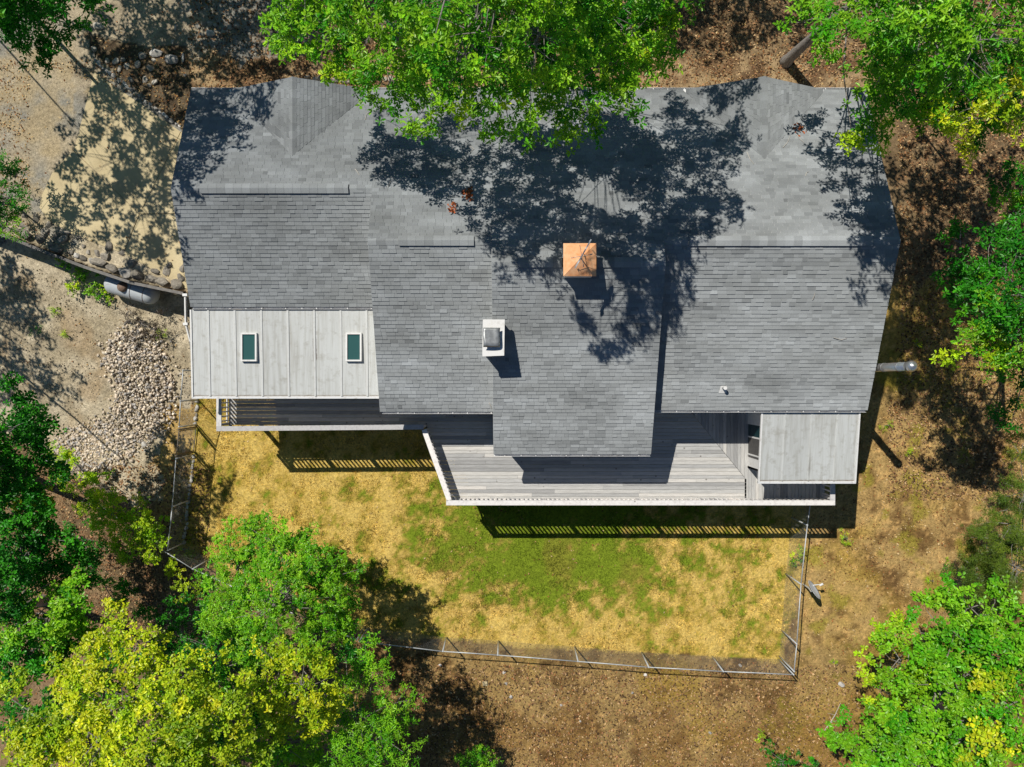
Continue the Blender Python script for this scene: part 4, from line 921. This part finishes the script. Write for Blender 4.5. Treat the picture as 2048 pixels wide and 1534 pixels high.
BO = [(315, 106, .34, .20, 'left one of the two big flat boulders in the planting bed', 'white_rock'), (345, 119, .42, .22, 'right one of the two big flat boulders in the planting bed', 'white_rock'),
      (367, 116, .07, .20, 'thin upright stone sliver beside the big boulders', 'white_rock'), (198, 53, .26, .16, 'angular boulder below the top left crown', 'rock'), (422, 67, .26, .14, 'flat bluish boulder on the gravel lot', 'white_rock'),
      (405, 70, .13, .08, 'small flat stone touching the bluish boulder', 'rock'), (371, 151, .09, .07, 'small white stone near the northwest roof corner', 'white_rock'), (190, 100, .18, .15, 'round boulder at the tip of the pad edging', 'rock'),
      (346, 84, .10, .14, 'pointed stone just above the big boulders', 'rock'), (352, 56, .06, .12, 'thin stone at the edge of the gravel lot', 'white_rock'), (1682, 1368, .17, .13, 'lone round pale stone on the brown slope', 'white_rock'), (290, 888, .17, .15, 'pale square rock at the foot of the gravel heap', 'white_rock')]
for a, b, sx, sy, lb, mt in BO:
    p = gat(a, b); o = rock('boulder', (p.x, p.y, p.z + .05), sx, sy, min(sx, sy) * .7, mt, None, R.uniform(-.4, .1)); tag(o, lb, 'boulder')
ORD = ['first', 'second', 'third', 'fourth', 'fifth', 'sixth', 'seventh', 'eighth', 'ninth', 'tenth', 'eleventh', 'twelfth', 'thirteenth', 'fourteenth', 'fifteenth', 'sixteenth']
for q, (a, b) in enumerate(sorted([(308, 121), (302, 137), (232, 124), (215, 122), (246, 119), (254, 133), (290, 160), (311, 164), (262, 160), (275, 128), (300, 172), (240, 138), (285, 112)])):
    p = gat(a, b); r_ = R.uniform(.09, .17); tag(rock('bed_stone', (p.x, p.y, p.z + .03), r_ * 1.2, r_, r_ * .6, 'rock'), ORD[q] + ' small grey stone from the left in the brown planting bed', 'stone', 'stones in the planting bed')
for q, (a, b) in enumerate([(396, 53), (408, 49), (420, 47), (432, 51), (447, 64), (460, 55), (473, 52)]):
    p = gat(a, b); r_ = R.uniform(.10, .14); tag(rock('dark_stone', (p.x, p.y, p.z + .02), r_, r_, r_ * .6, 'rock'), ORD[q] + ' dark round stone from the left in the gravel lot row', 'stone', 'dark stones on the gravel lot')
for q, (a, b) in enumerate(sorted([(1008, 1345), (1012, 1367), (1022, 1394), (1122, 1410), (1265, 1385), (1290, 1350), (1160, 1442), (1480, 1330), (1420, 1465), (880, 1330)])):
    p = gat(a, b); r_ = R.uniform(.05, .09); tag(rock('pale_stone', (p.x, p.y, p.z + .02), r_ * 1.2, r_, r_ * .6, 'white_rock'), ORD[q] + ' small pale stone from the left on the slope below the south fence', 'stone', 'pale stones on the slope')
p = gat(970, 1366)
tag(MB().hexa([p + Vector(v) for v in ((-.11, -.11, -.05), (.12, -.10, -.05), (.11, .11, -.05), (-.12, .10, -.05))], [p + Vector(v) for v in ((-.10, -.10, .07), (.11, -.09, .07), (.10, .10, .07), (-.11, .09, .07))]).build('paver_block', M['concrete'], origin=p), 'single square paver block below the south fence', 'paver')
# gas tank
a = at(212, 563, 1.62); b = at(317, 593, 1.62); d = (b - a).normalized(); L = (b - a).length; rt = .44
gt = thing('gas_tank', 'white horizontal gas tank with brown dome lid beside the retaining wall', 'gas tank', (0.5 * (a.x + b.x), .5 * (a.y + b.y), gz(.5 * (a.x + b.x), .5 * (a.y + b.y))))
pr = [(0, .02), (.03, .17), (.09, .29), (.18, .38), (.30, .43), (.42, .44)]
ts = [x for x, _ in pr] + [L - x for x, _ in pr[::-1]]
MB().tube([a + d * x for x in ts], [r for _, r in pr] + [r for _, r in pr[::-1]], 28).build('shell', M['tank'], gt, smooth=True)
c = a + d * (L * .42) + Vector((.0, -.02, .36))
MB().tube([c, c + Vector((0, 0, .12)), c + Vector((0, 0, .20)), c + Vector((0, 0, .23))], [.215, .21, .14, .01], 20).build('dome_lid', M['lid'], gt, smooth=True)
s = Vector((-d.y, d.x, 0))
for x in (.56, .80):
    q = a + d * (L * x)
    MB().tube([q + s * (math.sin(t) * (rt + .004)) + Vector((0, 0, math.cos(t) * (rt + .004))) for t in np.linspace(-1.2, 1.2, 9)], .014, 5, False).build('band', M['lid'], gt)
for x in (.2, .8):
    q = a + d * (L * x); z0 = gz(q.x, q.y)
    MB().hexa([q - d * .08 - s * .3 + Vector((0, 0, z0 - q.z - .1)), q + d * .08 - s * .3 + Vector((0, 0, z0 - q.z - .1)), q + d * .08 + s * .3 + Vector((0, 0, z0 - q.z - .1)), q - d * .08 + s * .3 + Vector((0, 0, z0 - q.z - .1))],
              [q - d * .08 - s * .3 - Vector((0, 0, .33)), q + d * .08 - s * .3 - Vector((0, 0, .33)), q + d * .08 + s * .3 - Vector((0, 0, .33)), q - d * .08 + s * .3 - Vector((0, 0, .33))]).build('saddle', M['concrete'], gt)
# satellite dish
b0 = gat(1606, 1168); cdish = b0 + Vector((.02, .0, 1.0)); nd = Vector((.72, .58, .40)).normalized()
sdh = thing('satellite_dish', 'grey oval satellite dish on a short mast beside the east fence', 'satellite dish', b0)
MB().tube([b0 - Vector((0, 0, .2)), b0 + Vector((0, 0, .6)), cdish - nd * .08], [.035, .035, .03], 10).build('mast', M['galv'], sdh)
u = nd.cross(Vector((0, 0, 1))).normalized(); v = nd.cross(u); dm = MB(); n_ = 28; vs = []; rings = 6
for i in range(rings + 1):
    r_ = .43 * i / rings
    for k in range(n_): t = 2 * math.pi * k / n_; vs.append(cdish + (u * math.cos(t) * 1.0 + v * math.sin(t) * 1.08) * max(r_, .004) + nd * (r_ * r_ * .42))
dm.add(vs, [(i * n_ + k, i * n_ + (k + 1) % n_, (i + 1) * n_ + (k + 1) % n_, (i + 1) * n_ + k) for i in range(rings) for k in range(n_)])
o = dm.build('reflector', M['dish'], sdh, smooth=True); md = o.modifiers.new('thickness', 'SOLIDIFY'); md.thickness = .015
foot = cdish + v * (.40 if v.z < 0 else -.40) + nd * .06; lnb = cdish + nd * .52 + Vector((0, 0, -.12))
MB().tube([foot, lnb], .022, 8).build('feed_arm', M['white'], sdh); MB().tube([lnb - nd * -.04, lnb - nd * .12], [.05, .045], 10).build('receiver', M['white'], sdh)
# fallen branch on the slope
P = [gat(x, y, .04) for x, y in ((1648, 1462), (1660, 1446), (1670, 1430), (1681, 1406))]
tag(MB().tube(P, [.02, .022, .018, .008], 6).tube([P[1], gat(1673, 1441, .05)], [.014, .006], 5).tube([P[2], gat(1655, 1426, .05)], [.010, .005], 5).tube([P[0], gat(1643, 1458, .05)], [.010, .005], 5).build('fallen_branch', M['deadwood'], origin=P[0]), 'pale forked fallen branch on the brown slope left of the oak', 'branch')

# ------------------------------------------------------------------ chain link fences
FH = 1.72
def fence(label, bases, name='chain_link_fence', pipe='galv', top_ok=True):
    P = [gat(*p) for p in bases]; t = thing(name, label, 'fence', P[0]); H = Vector((0, 0, FH))
    for i, p in enumerate(P): MB().tube([p - Vector((0, 0, .2)), p + H + Vector((0, 0, .03))], .032, 8).build('post', M[pipe], t, smooth=True)
    for a, b in zip(P[:-1], P[1:]):
        m_ = a.lerp(b, .5) + H - Vector((0, 0, .012))
        MB().tube([a + H, m_, b + H], .022, 8).build('top_rail', M[pipe], t, smooth=True)
    w = MB()
    for a, b in zip(P[:-1], P[1:]):
        L = (b - a).length; st = .082; h = FH - .04; u0 = -h
        while u0 < L:
            for sgn in (0, 1):
                s0, s1 = max(u0, 0), min(u0 + h, L)
                if s1 - s0 < .02: continue
                z0, z1 = (s0 - u0), (s1 - u0)
                if sgn: z0, z1 = h - z0, h - z1
                q0 = a.lerp(b, s0 / L) + Vector((0, 0, z0 + .03)); q1 = a.lerp(b, s1 / L) + Vector((0, 0, z1 + .03))
                w.tube([q0, q1], .0019, 3, False)
            u0 += st
    tag(w.build('wire_mesh', M['wire'], t), kind='stuff'); return t
fence('chain-link fence along the south side of the dry lawn', [(735, 1255), (893, 1274), (997, 1281), (1149, 1293), (1283, 1304), (1424, 1312), (1557, 1318)])
fence('chain-link fence along the east side of the lawn beside the satellite dish', [(1592, 975), (1583, 1035), (1571, 1147), (1563, 1260), (1558, 1312)])
fence('chain-link fence running diagonally under the shrub at lower left', [(140, 910), (215, 975), (345, 1072), (420, 1118), (580, 1190), (730, 1252)])
fence('thin chain-link fence from the gate down past the stone row', [(388, 909), (381, 1000), (372, 1083)])
fence('short chain-link run between the house corner and the gate', [(402, 742), (397, 800), (394, 849)])
ga, gb_ = gat(394, 854), gat(389, 904)
gt2 = thing('fence_gate', 'dark pipe gate in the west chain-link fence', 'gate', ga); dd = (gb_ - ga).normalized()
a, b = ga + dd * .07, gb_ - dd * .07
MB().tube([a + Vector((0, 0, .1)), a + Vector((0, 0, FH))], .022, 8).tube([b + Vector((0, 0, .1)), b + Vector((0, 0, FH))], .022, 8).tube([a + Vector((0, 0, FH)), b + Vector((0, 0, FH))], .022, 8).tube([a + Vector((0, 0, .1)), b + Vector((0, 0, .1))], .022, 8).build('gate_frame', M['rustpipe'], gt2)
w = MB(); L = (b - a).length; u0 = -FH
while u0 < L:
    for sgn in (0, 1):
        s0, s1 = max(u0, 0), min(u0 + FH - .12, L)
        if s1 - s0 > .02:
            z0, z1 = s0 - u0, s1 - u0
            if sgn: z0, z1 = FH - .12 - z0, FH - .12 - z1
            w.tube([a.lerp(b, s0 / L) + Vector((0, 0, z0 + .1)), a.lerp(b, s1 / L) + Vector((0, 0, z1 + .1))], .0019, 3, False)
    u0 += .082
tag(w.build('wire_mesh', M['wire'], gt2), kind='stuff')
for q in (ga, gb_): MB().tube([q - Vector((0, 0, .2)), q + Vector((0, 0, FH + .08))], .036, 8).build('gate_post', M['rustpipe'], gt2, smooth=True)

# ------------------------------------------------------------------ loose things on the roof
def roof_z(x, y):
    for k, (x0, x1, yr, ys, zs) in BL.items():
        if x0 <= x < x1: return north_z(y) if y > yr else north_z(yr) - PT * (yr - y)
    return 5.2
def ron(px_, py_, up=.03):
    z = 6
    for _ in range(8): p = at(px_, py_, z); z = roof_z(p.x, p.y) + up
    return at(px_, py_, z)
TW = [((710, 338), (719, 351)), ((776, 374), (781, 362)), ((903, 428), (910, 421), (922, 418)), ((730, 240), (733, 228), (742, 222)), ((872, 258), (880, 268)), ((1566, 295), (1575, 285), (1580, 272)), ((1592, 268), (1600, 278), (1608, 285)),
      ((1494, 304), (1500, 318), (1508, 328)), ((1611, 352), (1613, 345), (1618, 343)), ((1044, 250), (1049, 262)), ((790, 255), (796, 262), (790, 268)), ((938, 290), (948, 298), (940, 305)), ((1667, 675), (1683, 680), (1694, 676)), ((1110, 490), (1117, 484)), ((1625, 600), (1630, 585)), ((978, 805), (983, 818))]
for k, pts in enumerate(sorted(TW)):
    P = [ron(*p) for p in pts]
    if len(P) == 2: P.insert(1, P[0].lerp(P[1], .5) + Vector((.01, .01, .02)))
    tag(MB().tube(P, [.012, .011, .006], 5).build('twig', M['deadwood'], origin=P[0]), ORD[k] + ' bleached fallen twig from the left on the shingle roof', 'twig', 'fallen twigs on the roof')
def scatter_quads(name, pts, size, cols, mat, rng, parent=None, lift=.01, tilt=.35):
    n = len(pts); a = rng.uniform(0, 6.28, n); s = size * rng.uniform(.55, 1.35, n)
    u = np.stack([np.cos(a), np.sin(a), rng.normal(0, tilt, n)], 1); v = np.stack([-np.sin(a), np.cos(a), rng.normal(0, tilt, n)], 1)
    asp = rng.uniform(.35, .7, n)
    c = pts + np.array([0, 0, lift])
    V = np.stack([c - u * s[:, None] * .5, c + v * (s * asp)[:, None] * .5, c + u * s[:, None] * .5, c - v * (s * asp)[:, None] * .5], 1).reshape(-1, 3)
    return np_mesh(name, V, np.full(n, 4), np.arange(4 * n), mat, parent, cols)
for k, (cx_, cy_, n, sp, lb) in enumerate([(936, 388, 46, .10, 'larger heap of rust-brown dead leaves on the middle roof'), (905, 415, 26, .08, 'smaller heap of rust-brown dead leaves on the middle roof'), (1597, 258, 22, .12, 'brown dead leaves caught on the northeast gable valley')]):
    p = ron(cx_, cy_, .02); xy = RN.normal(0, sp, (n, 2)); pts = np.array([[p.x + a, p.y + b * 1.4, roof_z(p.x + a, p.y + b * 1.4) + .03 + abs(RN.normal(0, .02))] for a, b in xy])
    cols = lin(176, 100, 62) * RN.uniform(.6, 1.3, (n, 1)) * RN.uniform(.9, 1.1, (n, 3))
    tag(scatter_quads('leaf_pile', pts, .12, cols, M['chips'], RN, None, .0, .5), lb, 'leaf pile')

# ------------------------------------------------------------------ gravel heap, pebbles, grass, litter
def stone_field(name, pts, rad, cols, rng):
    t = (1 + 5 ** .5) / 2
    T = np.array([(-1, t, 0), (1, t, 0), (-1, -t, 0), (1, -t, 0), (0, -1, t), (0, 1, t), (0, -1, -t), (0, 1, -t), (t, 0, -1), (t, 0, 1), (-t, 0, -1), (-t, 0, 1)]) / 1.9
    FA = np.array([(0, 11, 5), (0, 5, 1), (0, 1, 7), (0, 7, 10), (0, 10, 11), (1, 5, 9), (5, 11, 4), (11, 10, 2), (10, 7, 6), (7, 1, 8), (3, 9, 4), (3, 4, 2), (3, 2, 6), (3, 6, 8), (3, 8, 9), (4, 9, 5), (2, 4, 11), (6, 2, 10), (8, 6, 7), (9, 8, 1)])
    n = len(pts); a = rng.uniform(0, 6.28, n); sc = np.stack([rad * rng.uniform(.8, 1.45, n), rad * rng.uniform(.6, 1.0, n), rad * rng.uniform(.45, .85, n)], 1)
    V = T[None] * (1 + rng.normal(0, .13, (n, 12, 1))); tl = rng.normal(0, .4, (n, 2))
    V = V * sc[:, None, :]
    V[..., 2] += V[..., 0] * tl[:, None, 0] * .5 + V[..., 1] * tl[:, None, 1] * .5
    x = V[..., 0] * np.cos(a)[:, None] - V[..., 1] * np.sin(a)[:, None]; y = V[..., 0] * np.sin(a)[:, None] + V[..., 1] * np.cos(a)[:, None]
    V = np.stack([x, y, V[..., 2]], -1) + pts[:, None, :]
    loops = (np.arange(n)[:, None] * 12 + FA.ravel()[None]).ravel()
    return np_mesh(name, V.reshape(-1, 3), np.full(n * 20, 3), loops, M['stones'], None, np.repeat(cols, 20, 0))
def px_points(n, x0, x1, y0, y1, rng):
    px_ = rng.uniform(x0, x1, n); py_ = rng.uniform(y0, y1, n); z = np.full(n, .5)
    for _ in range(8):
        X = (px_ - 1024) * (HC - z) / F; Y = (767 - py_) * (HC - z) / F; z = .5 * z + .5 * ground(X, Y)
    return px_, py_, X, Y, z
HEAP = [(205, 690), (250, 655), (305, 668), (335, 720), (348, 770), (352, 810), (330, 860), (300, 890), (250, 915), (200, 935), (150, 950), (105, 895), (125, 862), (190, 845), (235, 815), (238, 770), (205, 730)]
rg = np.random.default_rng(5)
px_, py_, X, Y, Z = px_points(9000, 90, 370, 630, 960, rg)
jx = px_ + rg.normal(0, 9, len(px_)); jy = py_ + rg.normal(0, 9, len(px_)); k = inpoly(jx, jy, HEAP)
X, Y, Z, pxk, pyk = X[k], Y[k], Z[k], px_[k], py_[k]
core = np.clip(1.2 - np.hypot((pxk - 290) / 95, (pyk - 780) / 140), 0, 1)
cols = np.where(rg.random((len(X), 1)) < .5, lin(192, 176, 156)[None], np.where(rg.random((len(X), 1)) < .6, lin(160, 154, 148)[None], lin(210, 196, 176)[None])) * rg.uniform(.7, 1.6, (len(X), 1))
g_ = stone_field('gravel_heap', np.stack([X, Y, Z + .02 + .22 * core * rg.uniform(.2, 1, len(X))], 1), .05 * rg.choice([.5, .7, .9, 1.1, 1.5], len(X)) * rg.uniform(.85, 1.2, len(X)), cols, rg); tag(g_, 'heap of loose grey and tan stones beside the house', 'gravel', kind='stuff')
px_, py_, X, Y, Z = px_points(5200, 0, 400, 470, 980, rg); k = inpoly(px_, py_, [(0, 500), (200, 600), (380, 620), (395, 900), (330, 960), (130, 960), (0, 800)]) & (rg.random(len(px_)) < .75)
tag(stone_field('pebbles', np.stack([X, Y, Z + .01], 1)[k], .022 * rg.uniform(.5, 1.7, k.sum()), (lin(180, 165, 140) * rg.uniform(.5, 1.1, (len(X), 1)))[k], rg), 'loose pebbles spread over the sandy lot', 'pebbles', kind='stuff')
# grass blades
N = 190000
px_, py_, X, Y, Z = px_points(N, -20, 2068, 760, 1560, rg)
c, gr, _, _ = ground_info(X, Y); k = rg.random(N) < np.clip(gr, 0, 1) * .9
X, Y, Z, c = X[k], Y[k], Z[k], c[k]; n = len(X)
c = c * rg.choice([.55, .8, 1.1, 1.4, 1.7], (n, 1)) * rg.uniform(.85, 1.15, (n, 1)); nb = 3
X, Y, Z = (np.repeat(q, nb) for q in (X, Y, Z)); c = np.repeat(c, nb, 0) * rg.uniform(.85, 1.15, (n * nb, 1)); m = len(X)
a = rg.uniform(0, 6.28, m); hh = rg.uniform(.025, .075, m); ln = rg.uniform(.03, .12, m); w_ = rg.uniform(.008, .02, m)
bx = X + rg.normal(0, .03, m); by = Y + rg.normal(0, .03, m); zb = Z - .03
V = np.stack([np.stack([bx - np.sin(a) * w_, by + np.cos(a) * w_, zb], 1), np.stack([bx + np.sin(a) * w_, by - np.cos(a) * w_, zb], 1), np.stack([bx + np.cos(a) * ln, by + np.sin(a) * ln, Z + hh], 1)], 1).reshape(-1, 3)
tag(np_mesh('grass', V, np.full(m, 3), np.arange(3 * m), M['grass'], None, c), 'short straw and green grass of the fenced lawn', 'grass', kind='stuff')
# fallen leaves and chips
N = 105000
px_, py_, X, Y, Z = px_points(N, -20, 2068, -20, 1560, rg)
ya = inpoly(px_, py_, YARD); pad_ = inpoly(px_, py_, [(60, 120), (390, 240), (390, 600), (60, 450)]); lot_ = (px_ < 600) & (py_ < 120); west = (px_ < 380) & (py_ > 480) & (py_ < 900)
pr_ = np.where(ya, .06, np.where(pad_, .02, np.where(lot_, .12, np.where(west, .05, np.where(py_ > 1290, .5, np.where(py_ < 820, .95, .5))))))
bedk = inpoly(px_, py_, [(165, 60), (260, 90), (375, 95), (395, 190), (370, 265), (190, 110)]); pr_ = np.where(bedk, 1.0, pr_)
hs = (px_ > 380) & (px_ < 1790) & (py_ > 185) & (py_ < 800); k = (rg.random(N) < pr_) & ~hs
z_ = np.where(pad_, PAD_Z + .01, Z)
pick = rg.random(k.sum()); PALC = np.array([lin(196, 160, 104), lin(214, 186, 138), lin(150, 104, 62), lin(168, 110, 66), lin(110, 78, 50)])
cols = PALC[np.searchsorted([.34, .52, .72, .86], pick)] * rg.uniform(.6, 1.15, (k.sum(), 1)) * .9
tag(scatter_quads('fallen_leaves', np.stack([X, Y, z_], 1)[k], .085, cols, M['chips'], rg, None, .03, .4), 'dry fallen leaves littering the slope and the bare ground', 'fallen leaves', kind='stuff')

# finer leaf litter under the trees
lp = []; lc = []
for x0, x1, y0, y1, n in ((380, 2068, -20, 182, 15000), (1775, 2068, 182, 1000, 13000), (60, 420, 930, 1260, 7000), (820, 1720, 1330, 1560, 9000)):
    px_, py_, X, Y, Z = px_points(n, x0, x1, y0, y1, rg); k = ~((px_ < 1800) & (py_ > 175) & (py_ < 800)); lp.append(np.stack([X, Y, Z], 1)[k])
    lc.append((np.array([lin(150, 118, 84), lin(190, 158, 116), lin(104, 80, 58), lin(164, 120, 84), lin(80, 62, 46)])[rg.integers(0, 5, k.sum())]) * rg.uniform(.6, 1.3, (k.sum(), 1)))
tag(scatter_quads('leaf_litter', np.concatenate(lp), .10, np.concatenate(lc), M['chips'], rg, None, .035, .45), 'brown leaf litter under the surrounding oaks', 'leaf litter', kind='stuff')
